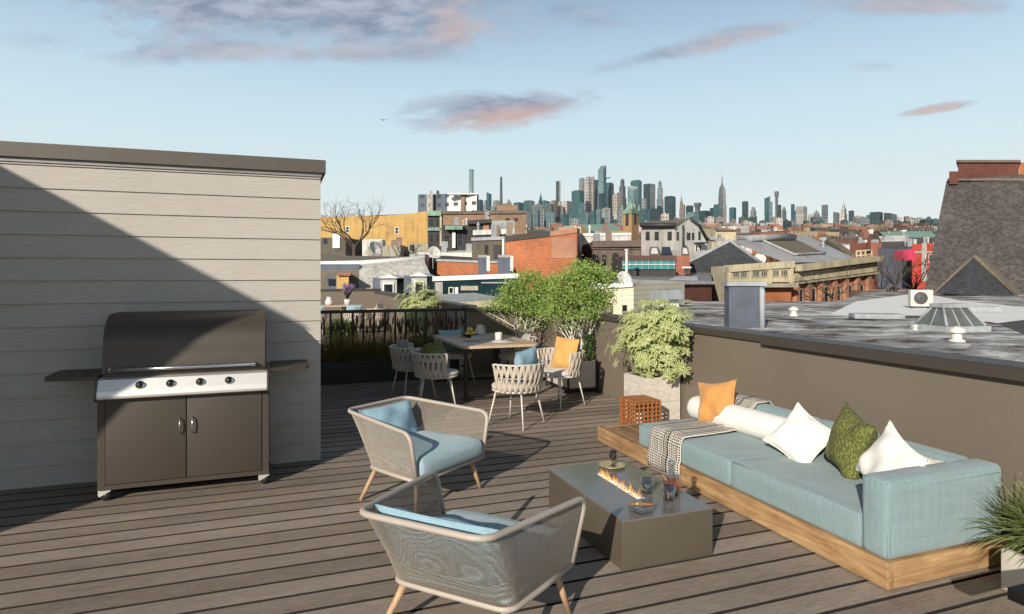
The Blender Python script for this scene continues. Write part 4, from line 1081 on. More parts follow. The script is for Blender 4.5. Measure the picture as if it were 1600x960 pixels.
# ---- pixel ray helpers (everything lands at a real distance)
def ray(px,py): return c2w((px-CX)/F,1.0,0)+Vector((0,0,(HY-py)/F))
CAMP=Vector((0,0,H))
def hitplane(px,py,p,nm):
    d=ray(px,py); t=(p-CAMP).dot(nm)/d.dot(nm); return CAMP+d*t
class Bld:
    """corners: (px, Y, top_py) seen left to right then round the back; walls per side"""
    def __init__(s,name,label,cat,corners,wall,roof,base=None,group=None,walls=None,par=None,clutter=3):
        P=[]
        for (px,Y,ty) in corners:
            b=c2w((px-CX)*Y/F,Y,0); P.append((b,H-(ty-HY)*Y/F))
        ymin=min(c[1] for c in corners)
        s.base=min(terr(ymin)-1.5,min(p[1] for p in P)-2) if base is None else base
        s.org=Vector((P[0][0].x,P[0][0].y,s.base)); s.P=P
        s.r=thing(name,label,cat,s.org,0,group)
        n=len(P); names=list(wall) if isinstance(wall,(list,tuple)) else [wall]
        mats=[K[w] if isinstance(w,str) else w for w in names]
        mb=MB(); acc=0
        s.side=[]
        for i in range(n):
            a,za=P[i]; b,zb=P[(i+1)%n]; L=(b-a).length; hb=s.base
            A0=Vector((a.x,a.y,hb))-s.org; B0=Vector((b.x,b.y,hb))-s.org; A1=Vector((a.x,a.y,za))-s.org; B1=Vector((b.x,b.y,zb))-s.org
            mi=(walls[i] if walls and i<len(walls) else 0)
            mb.quad(A0,B0,B1,A1,mi,[(acc,0),(acc+L,0),(acc+L,zb-hb),(acc,za-hb)]); acc+=L
            nm=Vector(((b-a).y,-(b-a).x,0)).normalized()
            s.side.append((Vector((a.x,a.y,0)),(b-a).normalized(),nm))
        s.wall=mb.build('wall',mats,s.r)
        if roof:
            mb=MB(); mb.add([Vector((p.x,p.y,z-.004))-s.org for p,z in P],[tuple(range(n))],0); s.roof=mb.build('roof',K[roof] if isinstance(roof,str) else roof,s.r)
        if ymin<49 or cat not in ('building','church'): clutter=0
        if roof and clutter:
            rc=random.Random(hash(label)%9973 if False else sum(ord(ch) for ch in label)); c4=P[:4] if n>=4 else P
            fl,fr=P[0][0],P[n-3][0]; br,bl_=P[n-2][0],P[n-1][0]; zz=[P[0][1],P[n-3][1],P[n-2][1],P[n-1][1]]
            for q_ in range(clutter):
                s_,t_=rc.uniform(.08,.92),rc.uniform(.08,.6); p_=fl.lerp(fr,s_).lerp(bl_.lerp(br,s_),t_); z_=(zz[0]*(1-s_)+zz[1]*s_)*(1-t_)+(zz[3]*(1-s_)+zz[2]*s_)*t_
                o_=Vector((p_.x,p_.y,z_-.3))-s.org; k_=rc.random(); mb=MB(); w_=rc.uniform(.18,.36)
                if k_<.4: mb.box(o_.x-w_,o_.y-w_*.6,o_.z,o_.x+w_,o_.y+w_*.6,o_.z+rc.uniform(.9,1.7)); mb.build('chimney',K[rc.choice(('red_brick','brown_brick','metalgrey'))],s.r)
                elif k_<.75: mb.tube([o_,o_+Vector((0,0,rc.uniform(.8,1.5)))],.1,7); mb.lathe([(.0,1.0),(.2,1.0),(.2,1.1),(0,1.2)],8,0,tuple(o_),False); mb.build('vent_pipe',K[rc.choice(('white','metalgrey'))],s.r)
                else: mb.box(o_.x-w_*1.6,o_.y-w_*1.6,o_.z,o_.x+w_*1.6,o_.y+w_*1.6,o_.z+.8); mb.build('roof_hatch',K['metalgrey'],s.r)
        if par:   # parapet caps along the visible sides
            for i,(mat,hh,ov) in par.items():
                a,za=P[i]; b,zb=P[(i+1)%n]; s.bar(i,a,za,b,zb,mat,hh,ov)
    def bar(s,i,a,za,b,zb,mat,hh,ov,name='cornice'):
        nm=s.side[i][2]; mb=MB()
        q=[]
        for p,z in ((a,za),(b,zb)):
            for off in (ov,-.25):
                for dz in (-hh,.06): q.append(Vector((p.x,p.y,z+dz))+nm*off-s.org)
        # order: a-out-low,a-out-top,a-in-low,a-in-top,b...
        mb.add(q,[(0,4,5,1),(1,5,7,3),(0,2,6,4),(2,3,7,6),(0,1,3,2),(4,6,7,5)],0); return mb.build(name,K[mat],s.r)
    def rect(s,i,x0,y0,x1,y1,mat,name,out=.05,inn=.1,parent=None):
        """box on side i whose outline passes through the given pixels"""
        a,d,nm=s.side[i]; mb=MB(); c=[]
        for (x,y) in ((x0,y1),(x1,y1),(x1,y0),(x0,y0)): c.append(hitplane(x,y,a,nm))
        z0=(c[0].z+c[1].z)/2; z1=(c[2].z+c[3].z)/2; 
        q=[]
        for off in (out,-inn):
            for k,zz in ((0,c[0].z),(1,c[1].z),(2,c[2].z),(3,c[3].z)): q.append(Vector((c[k].x,c[k].y,zz))+nm*off-s.org)
        mb.add(q,[(0,1,2,3),(4,7,6,5),(0,4,5,1),(1,5,6,2),(2,6,7,3),(3,7,4,0)],0)
        return mb.build(name,K[mat],parent or s.r)
    def window(s,i,x0,y0,x1,y1,frame='winframe',arch=False,fr=.14,name='window',sill=False,pane='pane'):
        """frame ring + pane set back; sash bar"""
        a,d,nm=s.side[i]; p0=hitplane(x0,y1,a,nm); p1=hitplane(x1,y0,a,nm)
        w=(p1-p0).dot(d); zb=min(p0.z,p1.z); h=abs(p1.z-p0.z)
        def P(u,v,o): return Vector((p0.x,p0.y,zb))+d*u+Vector((0,0,v))+nm*o-s.org
        f=min(w,h)*fr
        def outline(k):
            if not arch: return [(k,k),(w-k,k),(w-k,h-k),(k,h-k)]
            r=w/2; pts=[(k,k),(w-k,k)]
            for j in range(9):
                an=PI*j/8; pts.append((r+(r-k)*math.cos(an),h-r+(r-k)*math.sin(an)))
            return pts
        O=outline(0); I=outline(f); n=len(O); mb=MB()
        v=[P(x,y,.05) for x,y in O]+[P(x,y,.05) for x,y in I]+[P(x,y,-.02) for x,y in O]+[P(x,y,.012) for x,y in I]
        fs=[]
        for k in range(n):
            k2=(k+1)%n
            fs+=[(k,k2,n+k2,n+k),(2*n+k,2*n+k2,k2,k),(n+k,n+k2,3*n+k2,3*n+k)]
        mb.add(v,fs,0)
        if not arch: 
            q=[P(f,h*.5-f*.3,.03),P(w-f,h*.5-f*.3,.03),P(w-f,h*.5+f*.3,.03),P(f,h*.5+f*.3,.03)]; mb.add(q,[(0,1,2,3)],0)
        if sill: 
            q=[P(x,y,o) for o in (.12,0.) for x,y in ((-f,-f),(w+f,-f),(w+f,0),(-f,0))]; mb.add(q,[(0,1,2,3),(3,2,6,7),(0,4,5,1),(0,3,7,4),(1,5,6,2)],0)
        wn=mb.build(name,K[frame],s.r)
        mb=MB(); mb.add([P(x,y,.011) for x,y in I],[tuple(range(n))],0); mb.build('pane',K[pane],wn)
        return wn
def boxcorn(xl,Yl,tl,xr,Yr,tr,depth,back=None,tb=None):
    """front edge from (xl,Yl) to (xr,Yr); body extends depth away; returns 4 corners"""
    a=((xl-CX)*Yl/F,Yl); b=((xr-CX)*Yr/F,Yr); dx,dy=b[0]-a[0],b[1]-a[1]; L=math.hypot(dx,dy); nx,ny=-dy/L,dx/L
    c=(b[0]+nx*depth,b[1]+ny*depth); d=(a[0]+nx*depth,a[1]+ny*depth)
    za=H-(tl-HY)*Yl/F; zb=H-(tr-HY)*Yr/F
    def q(p,z): return (CX+F*p[0]/p[1],p[1],HY-(z-H)*F/p[1])
    rise=0 if tb is None else tb
    return [(xl,Yl,tl),(xr,Yr,tr),q(c,zb+rise),q(d,za+rise)]
def solid(name,mat,parent,pts,faces,uv=None,org=None):
    us=sorted({i for f in faces for i in f}); rm_={a:b for b,a in enumerate(us)}; pts=[pts[i] for i in us]; faces=[tuple(rm_[i] for i in f) for f in faces]
    mb=MB(); mb.add([Vector(p)-org for p in pts],faces,0,False,uv); return mb.build(name,K[mat] if isinstance(mat,str) else mat,parent)
def autouv(pts,faces):
    out=[]
    for f in faces:
        p=[Vector(pts[i]) for i in f]; nm=(p[1]-p[0]).cross(p[2]-p[0]); 
        if nm.length<1e-9: nm=Vector((0,0,1))
        nm.normalize(); u=Vector((0,0,1)).cross(nm)
        if u.length<.05: u=Vector((1,0,0))
        u.normalize(); v=nm.cross(u); out.append([(q.dot(u),q.dot(v)) for q in p])
    return out
# ----------------------------------------------------------------- the roof next door
nb=thing('neighbour_building','flat grey roofed building beside the terrace parapet','building',c2w(8,20,BASE))
org=c2w(8,20,BASE)
cn=[(1.30,10.5),(8.8,35),(18,35),(30,54),(38,57),(60,57),(60,-8)]
pw=[c2w(*p) for p in cn]; pw.append(Vector((4.74,-8,0))); pw.append(Vector((4.74,9.35,0)))
def roofm():
    t=NT('patchy_silver_roof'); v=t.coord('Object',(1,1,1),(0,0,.35)); n1=t.noise(v,.55,7,.68,.6); n2=t.noise(t.coord('Object',(.7,1.3,1),(0,0,.5)),.9,6,.7,.3)
    f=t.math('ADD',t.math('MULTIPLY',n1,.55),t.math('MULTIPLY',n2,.45))
    t.col(t.ramp(f,[(.43,(.06,.042,.032,1)),(.455,(.14,.115,.095,1)),(.475,(.25,.24,.228,1)),(.53,(.30,.296,.288,1)),(.565,(.60,.585,.56,1))])); t.b.inputs['Roughness'].default_value=.85; t.b.inputs['Specular IOR Level'].default_value=.2; t.bump(f,.3,.05); return t.mat
mb=MB(); mb.prism([(p.x-org.x,p.y-org.y) for p in pw],0,.28-BASE); mb.build('wall',K['red_brick'],nb)
mb=MB(); mb.add([Vector((p.x,p.y,.30))-org for p in pw],[tuple(range(len(pw)))],0); mb.build('roof',roofm(),nb)
mb=MB(); wpx=[(1295,492),(1338,471),(1440,457.5),(1500,470),(1600,480),(1720,492),(1720,525),(1600,512),(1545,503),(1440,497)]
mb.add([on_ground(x,y,.305)-org for x,y in wpx],[tuple(range(len(wpx)))[::-1]],0); mb.build('white_membrane',pm('white_roof_coating',(.80,.78,.74,1),.6,0,.06,.7),nb)
mb=MB(); dpx=[(1560,505),(1600,500),(1720,512),(1720,540),(1600,522)]
mb.add([on_ground(x,y,.312)-org for x,y in dpx],[tuple(range(len(dpx)))[::-1]],0); mb.build('roof_patch',K['roof_dark'],nb)
a=c2w(1.30,10.5); e=Vector((4.74,9.35,0))
mb=MB(); # raised light flashing edge along the left end of the roof
pa,pb=pw[0],pw[1]; d=(pb-pa).normalized(); nn=Vector((-d.y,d.x,0))
q=[pa,pb,pb-nn*.35,pa-nn*.35]; mb.add([Vector((x.x,x.y,.30))-org for x in q]+[Vector((x.x,x.y,.44))-org for x in q],[(4,5,6,7),(0,1,5,4),(1,2,6,5),(2,3,7,6),(3,0,4,7)],0); mb.build('roof_edge',K['roof_silver'],nb)
# chimney stub with a drain pipe
def roofthing(name,label,cat,px,py,z=.30,rot=0): return thing(name,label,cat,on_ground(px,py,z),YAW+rot)
chm=roofthing('chimney','broad blue-grey coated chimney standing close behind the parapet','chimney',1165,512,.30,rad(-8))
mb=MB(); mb.box(-.44,0,0,.50,.7,1.15); mb.build('stack',pm('blue_grey_coating',(.075,.09,.12,1),.7,0,.6,2.2,fine=.5),chm)
mb=MB(); mb.box(-.5,-.06,1.15,.56,.76,1.26); mb.build('cap',K['metalgrey'],chm)
mb=MB(); mb.tube([(.42,-.09,0),(.42,-.09,1.0),(.42,0,1.08)],.075,10); mb.build('pipe',K['metalgrey'],chm)
def ventcap(px,py,lab,s=1.0):
    v=roofthing('roof_vent',lab,'vent',px,py); mb=MB(); mb.lathe([(0,0),(.17*s,0),(.15*s,.04*s),(.10*s,.06*s),(.10*s,.22*s)],16,cap=False); mb.build('pipe',K['white'],v)
    mb=MB(); mb.lathe([(.16*s,.20*s),(.16*s,.27*s),(.05*s,.33*s),(0,.34*s)],16,cap=False); mb.build('hood',K['white'],v)
ventcap(1240,494,'white mushroom vent alone on the grey roof',1.0)
ventcap(1495,534,'white mushroom vent in front of the glass skylight',1.0)
ventcap(1430,516,'slim white vent at the left corner of the skylight',.45)
# skylight: hipped glass lantern
sk=roofthing('roof_skylight','hipped glass skylight with pale glazing bars on the grey roof','skylight',1484,516,.30,rad(10))
lw,ld,lh=.58,.5,.62
mb=MB(); mb.box(-lw-.08,-ld-.08,0,lw+.08,ld+.08,.14); mb.build('curb',K['metalgrey'],sk)
tw,td=.36,.16
B=[(-lw,-ld,.14),(lw,-ld,.14),(lw,ld,.14),(-lw,ld,.14)]; T=[(-tw,-td,lh),(tw,-td,lh),(tw,td,lh),(-tw,td,lh)]
mb=MB(); mb.add(B+T,[(0,1,5,4),(1,2,6,5),(2,3,7,6),(3,0,4,7)],0); mb.build('glazing',pm('old_wired_glass',(.11,.12,.11,1),.15,0,.3,3),sk)
mb=MB(); mb.box(-tw-.06,-td-.06,lh-.02,tw+.06,td+.06,lh+.08); mb.build('ridge_cap',K['metalgrey'],sk)
mb=MB()
for i in range(4):
    mb.tube([Vector(B[i])+Vector((0,0,.01)),Vector(T[i])+Vector((0,0,.01))],.035,6)
    for t in ((.33,.67) if i%2==0 else (.5,)):
        mb.tube([Vector(B[i]).lerp(Vector(B[(i+1)%4]),t),Vector(T[i]).lerp(Vector(T[(i+1)%4]),t)],.018,6)
mb.build('glazing_bars',K['metalgrey'],sk)
# AC unit
ac=roofthing('air_conditioner','beige outdoor air conditioner unit on the white roof','air conditioner',1442,482,.31,rad(-14))
mb=MB(); mb.rbox(-.46,0,.08,.40,.36,.80,.02,0,2); mb.build('casing',pm('beige_enamel',(.55,.52,.45,1),.5,0,.04),ac)
mb=MB(); mb.tube([(-.08,.01,.44),(-.08,-.015,.44)],.27,24); fg=mb.build('fan_grille',K['winframe_d'],ac)
mb=MB(); 
for rr in (.09,.16,.23): mb.tube([(-.08+rr*math.cos(2*PI*k/20),-.018,.44+rr*math.sin(2*PI*k/20)) for k in range(20)],.007,4,closed=True)
mb.build('guard_ring',K['metalgrey'],fg)
mb=MB(); mb.box(-.40,.04,0,-.32,.32,.08); mb.box(.26,.04,0,.34,.32,.08); mb.build('foot',K['winframe_d'],ac)
for (px,py,lab,w,d,h) in ((1375,499,'low grey roof hatch on the roof beside the skylight',1.5,.7,.16),(1537,488,'long flat white curb on the white roof',1.3,.4,.22),(1402,497,'thin dark sleeper beside the air conditioner',1.5,.12,.08)):
    hth=roofthing('roof_hatch' if 'hatch' in lab else 'roof_curb',lab,'roof hatch' if 'hatch' in lab else 'curb',px,py,.31,rad(-12)); mb=MB(); mb.rbox(-w/2,0,0,w/2,d,h,.02,0,1); mb.build('box',K['metalgrey'] if 'sleeper' not in lab else K['winframe_d'],hth)
# ----------------------------------------------------------------- steep slate roof at the right
sr=thing('slate_building','tall building with a steep dark slate mansard roof and brick chimney','building',c2w(34,50,BASE)); org=c2w(34,50,BASE)
def at2(px,py,Y): return at(px,py,Y)
b0=at2(1443,462,48); b1=at2(1760,470,48); t0=at2(1479,283,52); t1=at2(1760,258,52); b0.z=b1.z=.32
bb0=at2(1443,462,48)+c2w(0,14,0)+c2w(-4.2,0,0); tb0=t0+c2w(0,7,0)
pts=[b0,b1,t1,t0,b0+c2w(12,14),t0+c2w(7,8)]
fs=[(0,1,2,3),(4,0,3,5)]
solid('mansard_roof','slate',sr,pts,fs,autouv(pts,fs),org)
pts=[t0,t1,t1+c2w(0,8),t0+c2w(0,8)]; solid('flat_roof','roof_dark',sr,[t0,t1,t1+c2w(6,8),t0+c2w(7,8)],[(0,1,2,3)],None,org)
lo=[b0.copy(),b1.copy(),b1+c2w(0,20),b0+c2w(1.5,14)]; lw_=[Vector((p.x,p.y,BASE)) for p in lo]; hi_=[Vector((p.x,p.y,.32)) for p in lo]
solid('wall','red_brick',sr,lw_+hi_,[(0,1,5,4),(1,2,6,5),(2,3,7,6),(3,0,4,7)],None,org)
def boxat(name,mat,parent,org,xl,yt,xr,yb,Y,d):
    a=at(xl,yb,Y); b=at(xr,yb,Y); c=at(xr,yt,Y); e=at(xl,yt,Y); k=c2w(((xl+xr)/2-CX)/F*d,d)
    pts=[a,b,c,e,a+k,b+k,c+k,e+k]; fs=[(0,1,2,3),(5,4,7,6),(1,5,6,2),(4,0,3,7),(3,2,6,7)]
    return solid(name,mat,parent,pts,fs,autouv(pts,fs),org)
boxat('brick_chimney','dark_brick',sr,org,1497,254,1592,280,52,3); boxat('chimney_cap','stone_brown',sr,org,1494,250,1595,254,51.8,3.4)  # main stack in darker brick, its shade put into the colour
boxat('chimney_return','orange_brick',sr,org,1592.5,254,1740,280,52.6,2.4)
boxat('corner_pier','dark_brick',sr,org,1483,268,1497,288,51.6,1.5)
boxat('roof_coping','roof_tan',sr,org,1480,279,1740,282.5,51.7,.8)
# gabled dormer
ga=at(1458,459,44.5); gb=at(1589,464,44.5); gc=at(1522,400,44.5); k=c2w(5.6,6)
pts=[ga,gb,gc]; solid('gable_wall','darkslate',sr,pts,[(0,1,2)],autouv(pts,[(0,1,2)]),org)
pts=[gc,gb,gb+k,gc+k]; solid('dormer_slope','roof_tan',sr,pts,[(0,1,2,3)],None,org)
pts=[ga,gc,gc+k,ga+k]; solid('dormer_slope','slate',sr,pts,[(0,1,2,3)],None,org)
mb=MB(); mb.tube([gc-org,gb-org],.13,6); mb.tube([gc-org,ga-org],.07,6); mb.build('dormer_verge',K['roof_tan'],sr)
# ----------------------------------------------------------------- mid-distance buildings
B_=Bld
# mansard house
ms=thing('mansard_house','grey slate mansard house with two white-framed dormers','building',at(520,470,40)); org=at(520,470,40)
P0=at(560,470,38); P1=at(692,472,38); Q0=at(562,411,41); Q1=at(661,404,41); R0=at(425,470,38); S0=at(425,414,41)
z=P0.z-8
pts=[P0,P1,Q1,Q0, P1+c2w(-2,10), Q1+c2w(-2,8), R0,S0]
fs=[(0,1,2,3),(1,4,5,2)]; solid('mansard_roof','mansard',ms,pts,fs,autouv(pts,fs),org)
fs=[(6,0,3,7)]; solid('mansard_side','roof_tan',ms,pts,fs,autouv(pts,fs),org)
T2=[S0,Q0,Q1,at(648,401.5,50),at(425,398,52)]; solid('flat_roof','roof_tan',ms,T2,[(0,1,2,3,4)],None,org)
mb=MB(); mb.tube([S0-org,Q0-org,Q1-org,Q1+c2w(-2,8)-org],.16,6); mb.build('gutter',K['winframe'],ms)
boxat('fascia','bluegrey',ms,org,425,413,562,423,40.4,.5)
lo=[R0,P1,P1+c2w(-2,10),R0+c2w(0,10)]; solid('wall','brown_brick',ms,[Vector((p.x,p.y,BASE)) for p in lo]+[Vector(p) for p in lo],[(0,1,5,4),(1,2,6,5),(2,3,7,6),(3,0,4,7)],None,org)
for (xl,xr,yt,yb) in ((582,620,432,470),(631,667,429,472),):
    dr=boxat('dormer','mansard',ms,org,xl+12,yt+3,xr,yb,37.2,3.5)
    boxat('dormer_cheek','bluegrey',dr,org,xl,yt+2,xl+11.8,yb-14,37.6,3.0)
    a=at(xl+8,yt+3,37.0); b=at(xr+2,yt+3,37.0); c=at((xl+xr)/2+8,yt-3,37.0); k=c2w(0,3.5)
    pts=[a,b,c,a+k,b+k,c+k]; solid('dormer_roof','winframe',dr,pts,[(0,1,2),(1,4,5,2),(0,2,5,3)],None,org)
    w=boxat('dormer_window','winframe',dr,org,xl+16,yt+10,xr-5,yb,37.1,.1); boxat('pane','pane',w,org,xl+18,yt+12.5,xr-7,yb,37.06,.02)
d3=boxat('dormer','yellow',ms,org,526,430,545,470,37.4,3); boxat('dormer_window','bluegrey',d3,org,510,432,526,470,37.5,.3); boxat('pane','pane',d3,org,513,436,523,446,37.4,.05)
boxat('dormer_roof','red_brick',d3,org,527,427,548,431,37.2,3)
# yellow building
y=B_('yellow_building','long ochre yellow building behind the bare tree','building',[(390,95,343),(560,95,338),(600,95,337),(641,95,334),(668,95,330)]+[(668,120,340),(390,120,347)],'yellow','roof_dark')
y.window(0,540,354,546,364); y.window(2,617,355,623,366); y.rect(2,619,371,628,383,'red_brick','door')
for (a,b,t) in ((506,520,331),(541,552,333),(582,595,334)):
    pass
# brown brick building with green bay
b=B_('brown_building','wide brown brick building with a dark green bay at its left end','building',[(668,88,331),(690,88,331),(740,88,331),(822,88,330)]+[(822,120,340),(668,120,340)],['brown_brick','darkgrey'],'roof_dark',walls=[1,0,0],par={1:('stone_brown',.35,.25),2:('stone_brown',.35,.25),0:('copper',.6,.5)})
for (x0,x1,y0,y1) in ((670,678,341,354),(680,687,341,354),(670,678,365,379),(680,687,365,379)): b.window(0,x0,y0,x1,y1,'winframe_d')
b.rect(0,668,356,690,361,'copper','bay_band',.3); b.rect(0,687.5,331,690.5,385,'cream','quoin',.3)
b.window(2,790,341,796,346,'winframe_d'); b.window(2,803,341,809,346,'winframe_d')
boxat('penthouse','brown_brick',b.r,b.org,777,321,809,332,96,6); boxat('penthouse','roof_tan',b.r,b.org,783,318,800,322,97,6)
# dark low building + silver screen
d=B_('dark_building','small charcoal building with two windows and black eaves','building',boxcorn(731,76,346,768,76,344,8),'darkgrey','roof_dark',par={0:('darkgrey',.4,.6)})
d.window(0,736,352,742,360,'winframe_d'); d.window(0,747,352,753,360,'winframe_d'); d.rect(0,755,351,764,362,'orange_brick','brick_patch',.1)
sc_=B_('silver_screen','pale grey sheet metal screen beside the charcoal building','screen wall',boxcorn(768.5,75,345,804,75,345,1.5),'roof_silver','roof_silver')
wl=B_('parapet_building','low white-topped dark building in front of the charcoal one','building',boxcorn(739,66,361,803,66,359,5),'darkgrey','white',par={0:('white',.45,.15)})
sh2=B_('shopfront_building','dark shopfront under a green copper canopy','building',boxcorn(690,80,352,738,80,352,6),'darkgrey','roof_dark')
sh2.rect(0,697,354,724,360,'copper','canopy',1.2); sh2.rect(0,707,363,712,388,'winframe','sign_board',.4); sh2.window(0,714,364,724,386,'winframe_d'); sh2.window(0,693,366,704,384,'winframe_d')
# orange brick building
ob=B_('orange_building','big orange brick building with brown shade in left side','building',[(738,54,373),(790,52,371),(860,51,363),(902,50.5,357)]+[(906,75,357),(745,75,373)],['orange_brick','grey_brown'],'roof_dark',walls=[1,0,0],par={1:('roof_dark',.35,.1),0:('metalgrey',.2,.15),2:('orange_brick',.35,.1)})  # left side coloured grey-brown: its shade put into the wall colour
ob.rect(0,786.5,374,789,402,'winframe','downpipe',.15); ob.window(0,758,383,763,398,'winframe_d'); ob.rect(0,772,383,783,404,'darkgrey','doorway',.1)
ob.rect(2,862,372,901,404,'brown_brick' if 0 else 'cream' if 0 else 'orange_brick','patched_brick',.06)
for (xl,xr,yt,lab) in ((747,765.5,400,'smaller grey rendered chimney stack before the orange building'),(778,802,400,'larger grey rendered chimney stack before the orange building')):
    c=B_('chimney',lab,'chimney',boxcorn(xl,44,yt,xr-5,44,yt,.8),'bluegrey','metalgrey',base=-3.0,par={0:('roof_silver',.12,.06)})
    c.rect(0,xr-5,yt,xr,yt+24,'white','white_flank',.03)
lb=B_('low_brick_building','low red brick wall block with a flat dark roof and pale coping','building',[(683,50,406),(760,48,409),(790,48,409)]+[(800,62,404),(690,62,399)],'orange_brick','roof_dark',par={0:('roof_silver',.12,.1),1:('roof_silver',.12,.1)})
wb=B_('white_roof_building','low building with a bright white roof edge','building',boxcorn(655,62,396,738,60,396,9,tb=.6),'darkgrey','white',par={0:('white',.45,.1)})
bx=B_('rooftop_box','beige rooftop plant box beside the yellow building','plant room',boxcorn(638,68,381,669,68,381,3),'cream2','roof_grey'); bx.rect(0,640,383,647,392,'darkgrey','louvre',.05)
bx2=B_('rooftop_box','blue-grey plant box on the low roof','plant room',boxcorn(640,58,397,664,58,397,3),'metalgrey','roof_grey')
be=B_('beige_building','plain beige block below the bare tree','building',boxcorn(575,66,386,626,66,383,7),'cream2','roof_grey'); 
dk=B_('dark_brown_building','dark weathered block at the bare tree\'s left','building',boxcorn(400,72,370,540,70,372,9),'grey_brown','roof_dark'); dk.rect(0,521,366,532,388,'winframe','white_panel',.2); dk.window(0,545 if 0 else 505,372,512,382,'winframe_d')
wv=B_('white_van_box','long white rooftop container under the bare tree','container',boxcorn(566,69,374,595,69,374,2.5),'white','white')
# teal glass wall with white coping
tg=B_('glass_block','long dark teal glazed block with a white coping','building',boxcorn(676,36,434,812,36,429,7,tb=.12),'tealdark','roof_grey',par={0:('winframe',.2,.12)})
tg.window(0,701,449,709,468,'winframe'); tg.rect(0,711,449,716,470,'winframe','white_post',.1); tg.rect(0,720,447,747,454,'cream2','stone_panel',.08); tg.rect(0,680,441,692,468,'greywhite','wall_panel',.08); tg.rect(0,752,441,800,443,'metalgrey','rail',.1)
t2=B_('tan_roof_building','low tan roofed building just beyond the back parapet','building',boxcorn(690,26,474,800,27,468,6,tb=.12),'cream','roof_silver')
# white wall, brownstone arcade
ww=B_('white_building','plain white rendered building behind the orange one','building',boxcorn(903,66,366,986,66,365,8),'white','roof_grey',par={0:('winframe',.2,.12)})
bs=B_('arcade_building','brownstone building with a row of round arches','building',boxcorn(925,57,378,1001,57,377,8),'stone_brown','roof_dark',par={0:('stone_brown',.5,.3)})
for (x0,x1,yt) in ((929,936,398),(940,948,397),(955,968,394),(977,985,398)): bs.window(0,x0,yt,x1,yt+20,'stone_brown',True,.10)
bs.rect(0,925,388,1001,390,'grey_brown','string_course',.15)
# church tower
ct=thing('church_tower','brown stone church bell tower with a green pyramid roof','tower',c2w(28,150,0)); org=c2w(28,150,0)
a=at(973,340,150);bq=at(987,340,147);cq=at(998,340,150); dq=a+cq-bq
def zof(py,Y): return H-(py-HY)*Y/F
zt=zof(334,148); zb_=-5
cs=[a,bq,cq,dq]; pts=[Vector((p.x,p.y,zb_)) for p in cs]+[Vector((p.x,p.y,zt)) for p in cs]; fs=[(0,1,5,4),(1,2,6,5),(2,3,7,6),(3,0,4,7)]
K['tower_stone']=pm('brown_tower_stone',(.36,.22,.10,1),.85,0,.2,.5)
solid('shaft','tower_stone',ct,pts,fs,autouv(pts,fs),org)
ctr=(a+cq)/2; 
def ringp(k,z): return [Vector((ctr.x+(p.x-ctr.x)*k,ctr.y+(p.y-ctr.y)*k,z)) for p in cs]
pts=ringp(1.12,zt)+ringp(1.12,zof(329,148)); solid('parapet','copper',ct,pts,[(0,1,5,4),(1,2,6,5),(2,3,7,6),(3,0,4,7),(4,5,6,7)],None,org)
pts=ringp(.85,zof(329,148)-.01)+[Vector((ctr.x,ctr.y,zof(312,148)))]; solid('spire','copper',ct,pts,[(0,1,4),(1,2,4),(2,3,4),(3,0,4)],None,org)
for p in ringp(1.05,0):
    mb=MB(); z0=zof(330,148); q=Vector((p.x,p.y,z0))-org; mb.tube([q,q+Vector((0,0,.7)),q+Vector((0,0,1.9))],[.35,.3,.02],5); mb.build('pinnacle',K['copper'],ct)
for (p,q) in ((a,bq),(bq,cq)):
    d=(q-p); nm=Vector((d.y,-d.x,0)).normalized(); L=d.length; m_=MB(); o_=Vector((p.x,p.y,zof(352,148)))+nm*.03-org; u=d.normalized(); pts=[]
    ww_=L*.34; hh=2.6; x0=L*.33
    pts=[o_+u*x0,o_+u*(x0+ww_)]+[o_+u*(x0+ww_/2+ww_/2*math.cos(PI*j/6))+Vector((0,0,hh+ww_/2*math.sin(PI*j/6))) for j in range(7)]
    m_.add(pts,[tuple(range(len(pts)))],0); m_.build('belfry_opening',K['winframe_d'],ct)
cb=B_('church','church with green copper roofs beside the bell tower','church',boxcorn(920,160,362,975,160,361,18,tb=3.2),'tower_stone','copper')
# grey-white gambrel house
wh=B_('gambrel_house','grey and white gambrel-roofed house behind the skylights','building',[(1002,72,351),(1054,70,351),(1079,72,351),(1105,74,376)]+[(1105,90,376),(1008,90,345)],['white','greywhite'],None,walls=[1,0,0])
p=[wh.P[i][0] for i in range(6)]; org=wh.org
g0=at(1054,351,70); g1=at(1079,343,72); g2=at(1092,353,73); g3=at(1105,376,74)
pts=[g0,g1,g2,at(1079,351.0,72)]; 
pts=[at(1054,351.2,70),at(1079,351.2,72),at(1105,376.2,74),g2,g1]; solid('gable_wall','white',wh.r,pts,[(0,1,2,3,4)],None,org)
rr=c2w(1.0,16)
pts=[at(1000,351.5,71.6),at(1055,351.5,69.6),g1+Vector((0,0,.1)),at(1040,344.5,90),at(1004,346.5,90)]; solid('roof','roof_tan',wh.r,pts,[(0,1,2,3,4)],None,org)
pts=[g1,g2,g3,g1+rr,g2+rr,g3+rr]; solid('gambrel_slope','roof_dark',wh.r,pts,[(0,1,4,3),(1,2,5,4)],None,org)
mb=MB(); mb.tube([g1-org,g2-org,g3-org],.22,6); mb.build('verge',K['winframe_d'],wh.r)
mb=MB(); mb.tube([at(1000,351.8,71.4)-org,at(1056,351.8,69.4)-org],.25,6); mb.build('eaves',K['winframe_d'],wh.r)
for x0 in (1009,1023,): wh.window(0,x0,362,x0+6.5,376,'winframe_d')
wh.window(0,1043,362,1050,376,'winframe_d'); wh.window(1,1057,363,1060,376,'winframe_d')
for x0 in (1073,): wh.window(1,x0,364,x0+5,375,'winframe_d')
